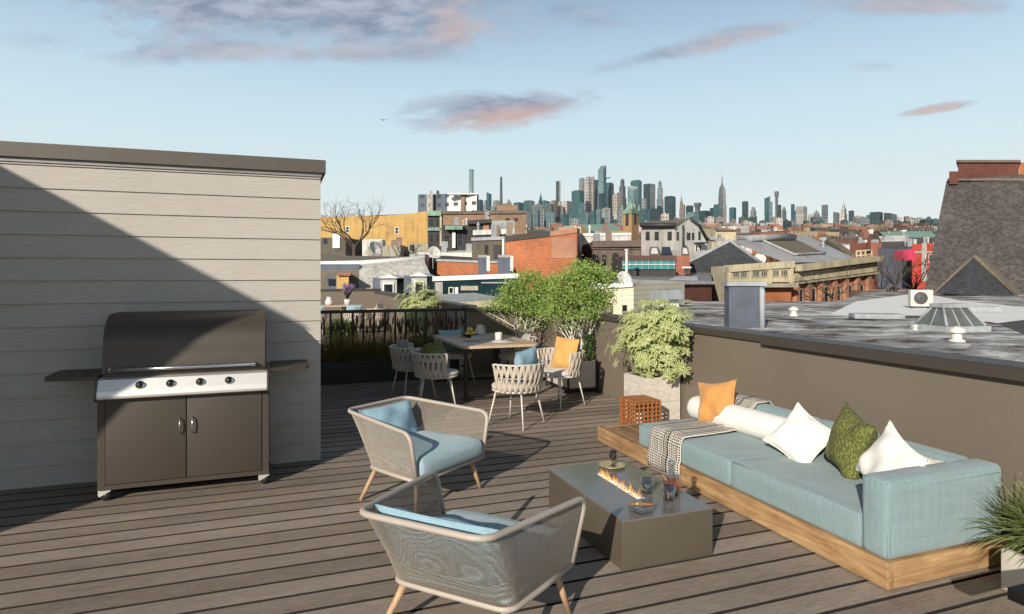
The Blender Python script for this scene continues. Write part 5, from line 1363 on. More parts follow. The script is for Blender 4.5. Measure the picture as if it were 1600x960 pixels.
wh.window(2,1081,364,1084,375,'winframe_d'); wh.window(2,1091,362,1094,375,'winframe_d'); wh.rect(2,1084,379,1098,381,'winframe_d','porch_roof',.8); wh.window(2,1086,384,1090,393); wh.window(2,1092,384,1096,393); wh.window(1,1069,384,1072,390,'winframe_d')
mb=MB(); mb.tube([at(1067.5,352,70.9)-org,at(1067.5,392,70.9)-org],.12,6); mb.build('downpipe',K['winframe_d'],wh.r)
# brown roof with skylights, teal fence
br=B_('skylight_building','brown brick low building carrying three tilted skylights','building',boxcorn(1010,50,400,1078,50,400,7),'red_brick','roof_tan'); org=br.org
for (x0,x1,lab) in ((1012,1032,0),(1031,1050,0),(1062,1078,0)):
    a=at(x0+3,386,53);b2=at(x1-3,386,53);c=at(x1,401,50.2);e=at(x0+2,401,50.2)
    fr=solid('roof_window','roof_tan' if x0!=1031 else 'winframe_d',br.r,[a,b2,c,e,a-Vector((0,0,.7)),b2-Vector((0,0,.7)),c-Vector((0,0,.5)),e-Vector((0,0,.5))],[(0,3,2,1),(3,7,6,2),(2,6,5,1),(0,4,7,3)],None,org)
    up=Vector((0,-.0,.05)); q=[a.lerp(c,.2)+up,b2.lerp(e,.2)+up,c.lerp(a,.2)+up,e.lerp(b2,.2)+up]; solid('pane','winframe' if x0!=1031 else 'pane',fr,q,[(0,3,2,1)],None,org)
tf=B_('pool_pavilion','dark flat canopy over a row of teal glass panels','pavilion',boxcorn(972,46,401,1056,46,401,5),'darkgrey','roof_dark',par={0:('dark_brick',.3,.2)})
tf.rect(0,972,408,1054,421,'tealfence','glass_screen',.15)
for k in range(9): tf.rect(0,972+k*10,406,973+k*10,421,'metalgrey','post',.2)
tf.rect(0,972,413,1054,414,'winframe','handrail',.22)
vp=thing('vent_pipe','tall white vent pipe in front of the teal glass panels','vent pipe',at(979,420,43)); mb=MB(); mb.tube([(0,0,-1.5),(0,0,1.2)],.09,8); mb.build('pipe',K['white'],vp); mb=MB(); mb.tube([(0,0,1.2),(0,0,1.32)],.14,8); mb.build('cap',K['white'],vp)
# grey slab roof with dark brick wall
gs=B_('flat_roof_building','dark red brick building under a wide grey flat roof','building',[(985,37,438),(1050,38.5,441),(1112,41,441)]+[(1112,60,424),(960,56,424)],'dark_brick','roof_grey',par={0:('roof_silver',.14,.25),1:('roof_silver',.14,.25)})
org=gs.org
pts=[at(1045,437,41),at(1090,437,42),at(1090,432,43),at(1058,431,44)]; pts+= [p-Vector((0,0,.5)) for p in pts]; solid('roof_upstand','roof_silver',gs.r,pts,[(0,1,2,3),(0,4,5,1),(1,5,6,2),(3,7,4,0)],None,org)
boxat('roof_hood','winframe_d',gs.r,org,1069,419,1077,427,48,.8); boxat('hood_cap','winframe',gs.r,org,1066,417,1080,419.5,47.8,1.0)
def dish(px,py,Y,s,lab,rot=0):
    o=thing('satellite_dish',lab,'satellite dish',at(px,py,Y),YAW+rot); mb=MB(); mb.lathe([(0,0),(.14*s,.015*s),(.26*s,.06*s),(.34*s,.12*s),(.335*s,.13*s),(.25*s,.075*s),(0,.02*s)],20,cap=False); q=mb.build('reflector',K['white'],o); q.rotation_euler=(rad(65),0,0)
    mb=MB(); mb.tube([(0,.02,-.02),(0,.12*s,-.25*s),(0,.12*s,-.8*s)],.03*s,6); mb.build('mast',K['metalgrey'],o)
    mb=MB(); mb.tube([(0,-.03*s,-.25*s),(0,-.45*s,.05*s)],.018*s,5); mb.build('feed_arm',K['metalgrey'],o)
dish(974,437,30,1.1,'white satellite dish beside the cream clapboard building',rad(20))
dish(1187,405,57,1.5,'white satellite dish at the foot of the black gable')
dish(678,396,52,1.6,'white satellite dish behind the mansard house',rad(30))
dish(584,391,55,2.2,'large beige satellite dish under the bare tree',rad(60))
# clapboard + white low building
cl_=B_('clapboard_building','cream clapboard house wall with a small window behind the parapet','building',boxcorn(930,27,447,990,26,443,6),'clap','roof_grey',par={0:('winframe',.14,.12)}); cl_.window(0,973,477,980,496,'winframe_d'); cl_.rect(0,943,474,958,488,'brown_brick','wooden_crate_shelf',.25)
wl2=B_('white_low_building','white low building with a sloping grey gutter roof','building',boxcorn(998,27.5,457,1061,28.5,455,4,tb=.5),'white','roof_grey',par={0:('metalgrey',.35,.3)}); wl2.rect(0,989.5,454,996,492,'bluegrey','side_return',.05)
boxat('roof_box','metalgrey',wl2.r,wl2.org,1020,443,1034,450,31,.6)
# black gable barn with light metal roof
bnG=thing('gable_hall','long hall with a black slate gable and light metal roof','building',c2w(20,60,BASE)); org=c2w(20,60,BASE)
ga=at(1056,420,56); gb=at(1190,412,56); gc=at(1140,376.5,56); 
pts=[ga,gb,gc,Vector((ga.x,ga.y,-4)),Vector((gb.x,gb.y,-4))]; fs=[(0,1,2),(3,4,1,0)]; solid('gable_wall','darkslate',bnG,pts,fs,autouv(pts,fs),org)
gd=at(1262,369,84); ge=at(1345,408,69)
e1=at(1228,411,57.5)
def rp(s,t,o=0.0): return gc.lerp(gd,s).lerp(e1.lerp(ge,s),t)+Vector((0,0,o))
mb=MB(); N_=10
mb.add([rp(i/N_,j/N_)-org for j in range(N_+1) for i in range(N_+1)],[(j*(N_+1)+i,(j+1)*(N_+1)+i,(j+1)*(N_+1)+i+1,j*(N_+1)+i+1) for j in range(N_) for i in range(N_)],0); mb.build('metal_roof',K['roof_silver'],bnG)
mb=MB()
mb.add([rp(.26+.42*i/N_,.06+.68*j/N_,.14)-org for j in range(N_+1) for i in range(N_+1)],[(j*(N_+1)+i,(j+1)*(N_+1)+i,(j+1)*(N_+1)+i+1,j*(N_+1)+i+1) for j in range(N_) for i in range(N_)],0); mb.build('tan_panel',K['roof_tan'],bnG)
mb=MB(); mb.tube([rp(.26,t/8*.68+.06,.16)-org for t in range(9)],.12,5); mb.tube([rp(.26+.42*t/8,.74,.16)-org for t in range(9)],.12,5); mb.build('panel_edge',K['roof_silver'],bnG)
mb=MB(); mb.tube([ga-org,gc-org,gb-org],.16,6); mb.build('verge',K['metalgrey'],bnG); mb=MB(); mb.tube([at(1171,373.5,60.6)-org,at(1241,370.5,72)-org],.35,6); mb.build('ridge',K['roof_silver'],bnG)
pts=[at(1281,367,84),at(1290,365,84),at(1335,396,71),at(1330,402,71)]; solid('rear_parapet','roof_tan',bnG,pts+[p-Vector((0,0,2)) for p in pts],[(0,3,2,1),(3,7,6,2),(0,4,7,3)],None,org)
chn=boxat('vent_stack','metalgrey',bnG,org,1284,375,1288,388,74,.5); boxat('vent_cowl','roof_silver',bnG,org,1281,371,1291,376,74,1.0)
# romanesque orange hall
rm=B_('arched_hall','orange brick hall with cream balustrade and round-arched windows','building',[(1111,54.5,417),(1134,52,416),(1236,54,409),(1238,55,416),(1366,64,401)]+[(1372,90,401),(1120,84,417)],['orange_brick','cream2','cream'],'roof_silver',walls=[1,0,0,0])
rm.bar(1,*rm.P[1],*rm.P[2],'cream',.5,.45); rm.rect(1,1134,419,1236,441,'cream','balustrade_band',.25); rm.rect(1,1134,443,1237,449,'cream2','cornice',.8)
for (x0,x1) in ((1141,1151),(1153,1164),(1172,1183),(1185,1195),(1203,1213),(1216,1227)):
    w=rm.rect(1,x0,421.5+(1240-x0)*.03-2,x1,432+(1240-x0)*.03,'cream2','baluster_panel',.32)
    for q in range(3): rm.rect(1,x0+1.5+q*3,424+(1240-x0)*.03-2,x0+3+q*3,430+(1240-x0)*.03,'winframe_d','slot',.34,.1,w)
for x0 in (1134,1166,1197,1231): rm.rect(1,x0,416.5-(x0-1134)*.07,x0+4,444,'cream','pier',.4)
rm.bar(3,*rm.P[3],*rm.P[4],'cream',.45,.9)
def wing(x,y0,y1,t=.0): pass
a3,d3_,n3=rm.side[3]
def wrect(x0,x1,f0,f1,mat,name,out):   # rows follow the wing's own perspective
    def yy(x,f): 
        t=(x-1238)/(1366-1238); top=416+(401-416)*t; bot=480+(462-480)*t; return top+(bot-top)*f
    a,d,nm=rm.side[3]; c=[hitplane(x0,yy(x0,f1),a,nm),hitplane(x1,yy(x1,f1),a,nm),hitplane(x1,yy(x1,f0),a,nm),hitplane(x0,yy(x0,f0),a,nm)]
    q=[p+nm*o-rm.org for o in (out,-.1) for p in c]; mb=MB(); mb.add(q,[(0,1,2,3),(0,4,5,1),(1,5,6,2),(2,6,7,3),(3,7,4,0)],0); return mb.build(name,K[mat],rm.r)
wrect(1238,1366,.07,.17,'winframe_d','dentil_shadow_band' if 0 else 'dentil_shade',.25)  # dark strip painted in for the shade behind the dentils
for q in range(26): wrect(1240+q*4.85,1242.2+q*4.85,.075,.12,'cream','dentil',.6)
wrect(1238,1366,.17,.38,'cream','entablature',.3); wrect(1238,1366,.40,.44,'cream2','string_course',.55)
for x0 in (1239,1258,1278,1298,1316,1334,1352): wrect(x0+.0,x0+5,.44,1.0,'orange_brick','pilaster',.35)
for x0 in (1245,1265,1285,1304,1322,1340):
    t=(x0-1238)/128; rm.window(3,x0,450-11*t,x0+10,480-14*t,'cream2',True,.16)
# roof rail
rr_=thing('roof_rail','white guard rail at the far corner of the arched hall','railing',at(1338,408,66)); mb=MB(); o_=at(1338,408,66)
for (x,) in ((1338,),(1345,),(1352,),(1362,)): mb.tube([at(x,407,66)-o_,at(x,392,66)-o_],.09,5)
for yy in (392,399): mb.tube([at(1338,yy+1,66)-o_,at(1362,yy-1,66)-o_],.09,5)
mb.build('rail_frame',K['cream'],rr_)
# right: blue grey block, red block, green roof
bg_=B_('blue_grey_building','blue-grey rendered block with a dark flat top','building',boxcorn(1372,105,389,1416,100,389,10,tb=1.5),'bluegrey','roof_dark')
gr_=B_('green_roof_building','long building with a pale green copper roof','building',boxcorn(1384,170,372,1470,165,371,14,tb=2.5),'darkgrey','copper')
rd=B_('red_building','red panelled building with grey pilasters behind the slate roof','building',boxcorn(1425,92,382,1472,90,379,10),'redpaint','roof_dark')
rd.rect(0,1440,380,1448,440,'greywhite','pilaster',.2); rd.rect(0,1458,379,1461,440,'greywhite','pilaster',.2); rd.rect(0,1426,393,1470,396,'greywhite','band',.15); rd.window(0,1451,398,1456,410)
pk_=B_('pink_hoarding','bright pink fabric hoarding beside the red building','hoarding',boxcorn(1411,88,392,1430,88,389,2),'pink','pink',base=H-(407-HY)*88/F)
wt=B_('white_roof_shed','white-roofed low building with rooftop pipes','building',boxcorn(1377,120,378,1420,118,377,8,tb=1.5),'darkgrey','white')
rb_=B_('red_chimney_building','small red brick building with a green trimmed parapet','building',boxcorn(1356,112,379,1378,112,379,6),'red_brick','copper'); boxat('chimney','dark_brick',rb_.r,rb_.org,1355,371,1361,392,111,1)
cr=B_('yellow_house','small cream yellow house between dark roofs','building',boxcorn(1118,140,359,1150,140,358,10,tb=1),'cream','roof_tan'); cr.rect(0,1118,359,1150,361,'stone_brown','cornice',.5)
cr2=B_('cream_cottage','cream gabled cottage beside the gambrel house','building',boxcorn(1112,96,378,1133,96,377,8,tb=1),'cream','roof_dark')
# ----------------------------------------------------------------- bare trees
def bare(loc,label,h,seed,depth=4,r=.16,spread=.9,group=None):
    rnd=random.Random(seed); t=thing('bare_tree',label,'tree',loc,0,group); mb=MB(); tips=[]
    p=Vector((0,0,-.5)); mb.tube([(0,0,-4),(0,0,h*.22)],[r*1.3,r],7); tb=mb.build('trunk',M['twig'],t)
    mb=MB()
    for k in range(6):
        a=k*1.05+rnd.uniform(-.3,.3); limb(mb,(0,0,h*rnd.uniform(.12,.22)),(math.cos(a)*spread,math.sin(a)*spread,.75),h*.40,r*.6,depth,rnd,tips,.45,0,(2,3))
    mb.build('crown',M['twig'],t)
bare(at(553,400,60),'large spreading bare tree before the ochre building',5.2,3,4,.17,1.1)
bare(at(1300,478,52),'bare tree in front of the arched windows',4.2,5,4,.10,1.0)
bare(at(1400,462,62),'twiggy bare tree beside the blue-grey block',5.0,6,4,.10,.7)
bare(at(1428,470,60),'twiggy bare tree below the pink hoarding',5.0,8,4,.10,.7)
bare(at(1375,470,66),'twiggy bare tree at the arched hall corner',5.0,9,4,.10,.8)
# ----------------------------------------------------------------- low-rise filler roofs rising to the skyline
FW=[fac('far_brick_facade',(.26,.12,.08,1),(.05,.045,.04,1),2.6,3.2,.36),fac('far_tan_facade',(.42,.33,.22,1),(.07,.06,.05,1),2.8,3.3,.36),fac('far_grey_facade',(.30,.28,.26,1),(.06,.06,.06,1),3.0,3.3,.34),
    fac('far_white_facade',(.62,.59,.54,1),(.1,.1,.1,1),2.6,3.2,.38),fac('far_dark_facade',(.09,.07,.06,1),(.03,.03,.03,1),2.8,3.2,.34),fac('far_rust_facade',(.36,.15,.07,1),(.05,.045,.04,1),2.6,3.2,.38)]
FN=['red brick','tan','grey','white','dark brown','rust coloured']
FR=[K['roof_dark'],K['roof_grey'],K['roof_silver'],K['roof_tan'],K['copper'],K['white']]
rnd=random.Random(77)
def filler(px,Y,w,d,hh,wi,ri,yaw):
    z0=terr(Y)-1; X=(px-CX)*Y/F; o=c2w(X,Y,z0); h=hh+1
    mb=MB(); a=0; ps=[(-w/2,0),(w/2,0),(w/2,d),(-w/2,d)]
    rise=d*.085
    hs=[h,h,h+rise,h+rise]
    for i in range(4):
        p,q=ps[i],ps[(i+1)%4]; L=w if i%2==0 else d; mb.quad((*p,0),(*q,0),(*q,hs[(i+1)%4]),(*p,hs[i]),0,[(a,0),(a+L,0),(a+L,hs[(i+1)%4]),(a,hs[i])]); a+=L
    mb.add([(*p,z-.01) for p,z in zip(ps,hs)],[(0,1,2,3)],1)
    if rnd.random()<.5:
        x=rnd.uniform(-w*.3,w*.3); y=rnd.uniform(d*.3,d*.7); mb.box(x-1,y-1,h,x+1,y+1,h+2.6,0)
    if rnd.random()<.6:
        x=rnd.uniform(-w*.45,w*.45); mb.box(x-.35,.3,h-.3,x+.35,1.2,h+1.3,0)
    ob=mb.build('low_house',[FW[wi],FR[ri]],None,o,YAW+yaw)
    size='narrow' if w<9 else 'wide'
    dist='in the rows just beyond the arched hall and orange building' if Y<260 else 'in the crowded rows far below the skyline'
    tag(ob,'%s %s low-rise building %s'%(size,FN[wi],dist),'building','far %s %s low-rises %s'%(size,FN[wi],dist.split()[-1]))
cnt=0
for Y in (115,135,160,190,230,280,340,420,520,650,800,1000,1250,1500):
    n={115:7,135:9,160:12,190:15}.get(Y,20)
    for k in range(n):
        px=480+(1475-480)*(k+rnd.uniform(.1,.9))/n
        if px<820 and Y<600: continue
        if px<905 and Y<200: continue
        s=1+Y/900
        filler(px,Y*rnd.uniform(.95,1.05),rnd.uniform(6,12)*s,rnd.uniform(9,14)*s,rnd.uniform(5.0,8.0)*(1+Y/1400),rnd.choice((0,0,1,2,3,4,5,0,4)),rnd.choice((0,0,1,1,2,3,0,5)) if rnd.random()<.93 else 4,rnd.uniform(-.35,.35)); cnt+=1
# far woods: bare brown canopies (nobody could count them)
mb=MB(); rnd=random.Random(9)
def woods(px0,px1,Y,hh,n):
    for i in range(n):
        px=rnd.uniform(px0,px1); YY=Y*rnd.uniform(.93,1.07); b=c2w((px-CX)*YY/F,YY,terr(YY)); s=hh*rnd.uniform(.6,1.1)
        for k in range(46):
            a=rnd.uniform(0,6.3); r_=s*.55*math.sqrt(rnd.random()); z=s*rnd.uniform(.3,1.0)*(1-.35*(r_/(s*.55))**2); d=Vector((math.cos(a)*.5,math.sin(a)*.5,1)).normalized()
            p=b+Vector((r_*math.cos(a),r_*math.sin(a),z)); o=d.orthogonal().normalized()*s*.035; L=d*s*.16
            mb.add([p-o,p+o,p+L+o*.3,p+L-o*.3],[(0,1,2,3)],0)
for args in ((1150,1320,150,8,50),(1040,1480,240,9,70),(1340,1470,200,11,60),(1200,1480,400,12,80),(900,1480,600,14,70),(1350,1470,320,14,50),(1000,1480,1000,18,60),(480,700,300,12,20)): woods(*args)
o=mb.build('far_woods',leafmat('bare_brown_canopy',(.055,.035,.022,1),(.16,.10,.055,1),.1)); tag(o,'brown bare treetops spread among the far rooftops','far trees',kind='stuff')
# ----------------------------------------------------------------- skyline
G={}
G['teal']=fac('teal_curtain_wall',(.055,.11,.115,1),(.028,.085,.095,1),9,13,.10,0,.25,.35)
G['teal_l']=fac('pale_teal_curtain_wall',(.17,.24,.25,1),(.09,.165,.175,1),9,13,.14,0,.25,.3)
G['dark']=fac('dark_glass_tower',(.035,.06,.062,1),(.016,.038,.042,1),9,13,.14,0,.3,.4)
G['stone']=fac('pale_stone_tower',(.36,.32,.28,1),(.14,.14,.14,1),9,13,.26,0,.7,.3)
G['grey']=fac('grey_office_tower',(.22,.23,.23,1),(.09,.11,.12,1),9,12,.24,0,.6,.3)
G['greyd']=fac('dark_grey_office_tower',(.11,.12,.125,1),(.045,.06,.065,1),9,12,.2,0,.5,.35)
G['navy']=fac('navy_glass_tower',(.04,.075,.12,1),(.022,.05,.085,1),9,12,.14,0,.3,.4)
G['brown']=fac('brown_masonry_tower',(.22,.175,.155,1),(.09,.08,.075,1),9,12,.3,0,.7,.3)
G['beige']=fac('beige_masonry_tower',(.44,.40,.35,1),(.17,.15,.14,1),9,12,.3,0,.7,.3)
def tower(label,xl,xr,yt,Y,mat,kind='flat',xc=None,mat2=None,name='skyscraper',group=None,tops=None,cat='skyscraper'):
    z0=terr(Y)-15; X0=(xl-CX)*Y/F; X1=(xr-CX)*Y/F; w=X1-X0; zt=H-(yt-HY)*Y/F; o=c2w((X0+X1)/2,Y,z0); h=zt-z0
    r=thing(name,label,cat,o,YAW,group); mats=[G[mat],G[mat2 or mat]]
    fx=(.5 if xc is None else (xc-xl)/(xr-xl)); 
    x=-w/2; cx_=x+w*fx; dl=w*fx*.9; dr=w*(1-fx)*.9
    base=[(x,dl),(cx_,0),(w/2,dr),(x+w/2-cx_+0*x+ (0),dl+dr)]
    base[3]=(base[0][0]+base[2][0]-base[1][0],dl+dr)
    def seg(k0,k1,z_0,z_1,nm='shaft',tilt=(0,0,0,0),mi=None):
        cxm=sum(p[0] for p in base)/4; cym=sum(p[1] for p in base)/4
        lo=[(cxm+(p[0]-cxm)*k0,cym+(p[1]-cym)*k0,z_0) for p in base]; hi=[(cxm+(p[0]-cxm)*k1,cym+(p[1]-cym)*k1,z_1+t) for p,t in zip(base,tilt)]
        mb=MB(); a=0
        for i in range(4):
            j=(i+1)%4; L=math.dist(lo[i][:2],lo[j][:2]); mb.quad(lo[i],lo[j],hi[j],hi[i],(0 if i in (0,3) else 1) if mi is None else mi,[(a,z_0),(a+L,z_0),(a+L,hi[j][2]),(a,hi[i][2])]); a+=L
        mb.add(hi,[(0,1,2,3)],0); return mb.build(nm,mats,r)
    if kind=='flat':
        seg(1,1,0,h-h*.02); seg(.8,.8,h-h*.02,h,'crown')
    elif kind=='plain': seg(1,1,0,h)
    elif kind=='slant': seg(1,1,0,h*.93,'shaft',(h*.07,h*.03,-h*.0,h*.03))
    elif kind=='slantr': seg(1,1,0,h*.93,'shaft',(0,h*.03,h*.07,h*.03))
    elif kind=='taper': seg(1,.55,0,h)
    elif kind=='setback':
        seg(1,1,0,h*.62,'base'); seg(.78,.78,h*.62,h*.85); seg(.5,.5,h*.85,h*.97,'upper_tier'); seg(.25,.2,h*.97,h,'crown')
    elif kind=='spire':
        seg(1,1,0,h*.55,'base'); seg(.78,.74,h*.55,h*.72); seg(.62,.1,h*.72,h*.90,'crown'); seg(.07,.02,h*.90,h,'spire')
    elif kind=='pyramid': seg(1,1,0,h*.8); seg(1,.03,h*.8,h,'pyramid_roof')
    elif kind=='empire':
        seg(1.0,1.0,0,h*.42,'base'); seg(.86,.86,h*.42,h*.62); seg(.74,.74,h*.62,h*.70,'upper_tier'); seg(.56,.50,h*.70,h*.745,'upper_tier'); seg(.34,.16,h*.745,h*.81,'crown'); seg(.12,.08,h*.81,h*.90,'mast'); seg(.05,.015,h*.90,h,'spire')
    elif kind=='wedge':  # slanted open crown with a pale frame
        zc=h*.90; s_=seg(1,1,0,zc,'shaft',(h*.10,0,h*.05,h*.10))
        mb=MB(); p=[(base[0][0],base[0][1],zc+h*.10),(base[1][0],base[1][1],zc),(base[2][0],base[2][1],zc+h*.05)]
        mb.tube([p[0],p[1],p[2],p[0]],w*.035,5); mb.build('crown_frame',K['white'],r)
    elif kind=='deck':
        seg(1,.86,0,h*.93,'shaft',(h*.0,h*.0,h*.07,h*.07)); mb=MB(); mb.add([(w*.3,0,h*.80),(w*.85,0,h*.812),(w*.85,w*.2,h*.812),(w*.3,w*.3,h*.80),(w*.3,0,h*.785),(w*.85,0,h*.80),(w*.85,w*.2,h*.80),(w*.3,w*.3,h*.785)],[(0,1,2,3),(7,6,5,4),(0,4,5,1),(1,5,6,2),(2,6,7,3)],1); mb.build('observation_deck',mats,r)
    elif kind=='round':
        mb=MB(); n=14; a=0
        pr=[(w/2,0),(w/2*.93,h*.45),(w/2*1.0,h)] if tops!='taper' else [(w/2,0),(w/2,h*.8),(w/2*.8,h*.93),(w/2*.5,h)]
        mb.lathe(pr,n,0,(0,w/2,0)); q=mb.build('shaft',mats,r)
    elif kind=='mush':
        seg(1,1,0,h*.86); seg(1.5,1.5,h*.86,h,'crown')
    return r
T=tower
T('slender tall blue glass tower rising behind the white apartment block',732.5,740,264.5,3200,'teal_l','round')
T('needle-thin dark tower left of the skyline cluster',780,786,276,3200,'greyd','taper')
T('dark teal tower with a slanted top left of the needle tower',760,768,299.5,3000,'teal','slant')
T('blue glass tower beside the white apartment block',745,755,312,2900,'navy','flat'); T('grey stepped tower between the blue and slanted towers',754,764,312,3000,'grey','setback'); T('pale grey squat tower at the needle tower base',770,781,313,3000,'grey','flat',None,'stone')
T('small pyramid-roofed tower right of the needle tower',790,800,310,3100,'grey','pyramid')
T('wide teal glass block at the cluster\'s left end',802,818,316,2800,'teal'); T('grey topped teal tower',818,836,313,2900,'teal','flat',827,'grey'); T('dark pointed teal tower with a sharp crown',840,850,297,2950,'teal','spire'); T('teal tower with a slope beside the pointed one',849,860,312,2800,'teal','slant')
T('plain slim beige and dark square tower standing alone',869,876,283,3000,'dark','plain',873,'beige')
T('brownish stepped tower below the slim square tower',861,871,313,2800,'brown','flat'); T('beige stepped tower block left of the broad teal pair',870,881,314,2850,'beige','setback'); T('pale beige tower beside the broad teal pair',880,894,314,2900,'beige','flat',886,'brown')
T('broad dark teal twin-faced tower',894,914,297,2600,'teal','flat',905); T('silver topped grey tower behind the broad teal one',905,914,278,2900,'grey','flat',None,'stone'); 
T('tall pale stone tower with a notched top',915,924,276,2700,'stone','flat'); T('tall pale stone tower joined right of the notched one',923,929,276,2710,'stone','flat'); T('slim dark tower between stone and glass towers',928,935,281,2800,'dark','plain')
T('tallest glass tower with an angled crown and observation deck',934.5,949,257.5,2600,'teal_l','deck',943,'teal'); T('dark teal lower tower at the tallest tower\'s foot',936,946,302,2400,'dark','plain'); 
T('teal tower with a rounded beige edge',947,960,285,2750,'teal','flat',955,'stone'); T('pale low tower with a curved roof',958,971,299,2600,'stone','slantr'); T('pinkish plain block beside the church tower',960,972,330,2200,'beige','plain')
T('grey stepped tower with vertical ribs',967,980,278.5,3000,'greyd','setback'); T('tall dark teal tower behind the white framed wedge',987,1004,281,3000,'teal','flat',998); T('light teal tower with a white framed wedge crown',982,999,289,2600,'teal_l','wedge',990)
T('grey slab between the wedge and the broad tower',1004,1012,310,2600,'grey','plain'); T('broad tower with one dark and one pale glass face',1007,1026,287,2700,'dark','plain',1016,'grey'); T('slender two-stage tower with a small crown',1027,1038,281.5,2900,'teal_l','setback',None,'stone')
T('dark broad office block',1040,1058,306,2600,'dark'); T('brown spired tower like a sharpened pencil',1062,1069,301,3100,'brown','spire'); T('small brown tower beside the pencil tower',1066,1071,320,2900,'brown','plain'); T('flat dark block with an overhanging top',1087,1095,317,2900,'greyd','mush'); T('wide dark low block',1073,1085,321,2800,'dark')
T('teal low block below the flat topped tower',1075,1094,331,2500,'teal_l'); T('wide flat dark building far right of the pencil tower',1094,1112,329,2700,'dark')
T('teal box tower with a white cap left of the art deco spire',1117,1132,319,2700,'teal','flat',1124,'teal_l'); T('low dark teal tower farthest left of the art deco spire',1110,1119,325,2800,'dark')
T('art deco stone skyscraper with a tall spire',1123.5,1137.5,266.5,3000,'greyd','empire',1130,'beige')
T('dark teal mid-height tower right of the art deco spire',1141,1152,324,2700,'teal'); T('dark navy slab tower',1161,1171,314.5,2700,'dark','plain'); T('grey stepped tower beside the navy slab',1173,1185,323,2800,'grey','setback')
T('teal rounded tower joined by a lower twin',1196,1205,306,2800,'teal','slantr'); T('lower teal twin of the rounded tower',1203,1208,315,2750,'teal_l','plain'); T('slim tower with a bulbous dark top',1212,1216.5,299,3000,'greyd','mush'); T('dark stub tower beside the bulbous one',1216,1222,320,2900,'dark'); T('pointed small dark tower',1223,1230,322,2900,'greyd','pyramid')
T('slim dark navy tower left of the ribbed office block',1237,1243,319,2700,'navy','plain'); T('dark navy block at the ribbed office block\'s left',1240,1249,329,2600,'navy','plain')
G['ribbed']=fac('ribbed_pale_office',(.36,.35,.32,1),(.13,.13,.13,1),7,60,.3,0,.7,.2); 
T('ribbed pale grey office block leaning wide at the base',1247,1265,322,2200,'ribbed','flat'); T('lower ribbed pale office block',1265,1279,334,2200,'ribbed','flat',1272,'stone')
T('small grey mansard-topped tower',1273,1283,328,2700,'grey','pyramid'); T('dark square tower right of the ribbed pair',1286,1296,320,2800,'greyd','plain',None,'grey')
T('pale clock-like tower with a thin pointed spire',1315,1327,312,2300,'beige','spire',1320,'greyd'); T('dark flat block behind the pointed clock-like tower',1328,1337,329,2700,'dark'); T('small dark block left of the clock-like tower',1304,1314,331,2800,'greyd','slant')
T('wide dark green glass block with a sloping right end',1364,1385,331,1900,'dark','plain'); T('dark green curved block at the right end of the wide one',1385,1412,332,1900,'dark','slant',1393)
T('pale tower with a pointed top right of the green block',1422,1434,338,2000,'stone','pyramid'); T('dark slab behind the pale pointed tower',1417,1424,340,2500,'navy'); T('dark navy block near the slate roof',1434,1446,340,2500,'navy'); T('blue rounded block nearest the slate roof',1448,1463,338,2500,'navy','setback')
T('teal narrow block left of the wide green one',1355,1362,336,2400,'teal'); T('grey low block left of the wide green one',1344,1355,339,2400,'grey')
# apartment block
G['apt']=fac('white_apartment_facade',(.66,.64,.58,1),(.07,.07,.075,1),4.2,3.6,.30,0,.7,.3); G['aptd']=fac('blue_grey_apartment_facade',(.10,.125,.16,1),(.05,.06,.08,1),4.2,3.6,.28,0,.7,.3)
ap=Bld('apartment_block','long white and blue-grey apartment block with rooftop tanks','building',[(653,262,305),(667,260,304),(678,262,304),(699,258,303),(745,252,304)]+[(748,280,304),(655,285,304)],[G['aptd'],G['apt']],'roof_grey',base=terr(262)-2,walls=[0,1,0,1])
boxat('lift_tower','greywhite',ap.r,ap.org,671,298,676,330,259,5); boxat('lift_tower','darkgrey',ap.r,ap.org,682,298,686,306,262,5); boxat('balcony_stack','brown_brick',ap.r,ap.org,720,304,726,331,253.2,.8); boxat('roof_edge','winframe',ap.r,ap.org,699,302,746,304,251.5,3)
# hazy low city blocks filling the skyline foot
rnd=random.Random(55); used={'teal':'teal','grey':'grey','brown':'brown','beige':'beige','dark':'dark','stone':'pale'}
for k in range(120):
    px=690+(1470-690)*(k+rnd.random())/120; Y=rnd.uniform(1700,2400); m=rnd.choice(('brown','beige','grey','dark','teal','stone','brown','grey','greyd') if px>1050 else ('teal','teal','dark','greyd','grey','teal','dark','beige'))
    yt=rnd.uniform(338,352) if px>1050 else rnd.uniform(318,348)
    z0=terr(Y)-10; w=rnd.uniform(6,13)*Y/F; X=(px-CX)*Y/F; h=(H-(yt-HY)*Y/F)-z0; mb=MB(); a=0; d=w*rnd.uniform(.7,1.4); ps=[(-w/2,0),(w/2,0),(w/2,d),(-w/2,d)]
    for i in range(4):
        p,q=ps[i],ps[(i+1)%4]; L=w if i%2==0 else d; mb.quad((*p,0),(*q,0),(*q,h),(*p,h),0,[(a,0),(a+L,0),(a+L,h),(a,h)]); a+=L
    mb.add([(*p,h-.05) for p in ps],[(0,1,2,3)],0); mb.box(-w*.2,d*.2,h,w*.15,d*.6,h+w*.15,0)
    o=mb.build('midrise_block',G[m],None,c2w(X,Y,z0),YAW+rnd.uniform(-.4,.4)); nm={'greyd':'charcoal','stone':'pale stone'}.get(m,m)
    tag(o,'%s mid-rise block crowded at the foot of the skyline towers'%nm,'building','%s mid-rise blocks at the skyline foot'%nm)
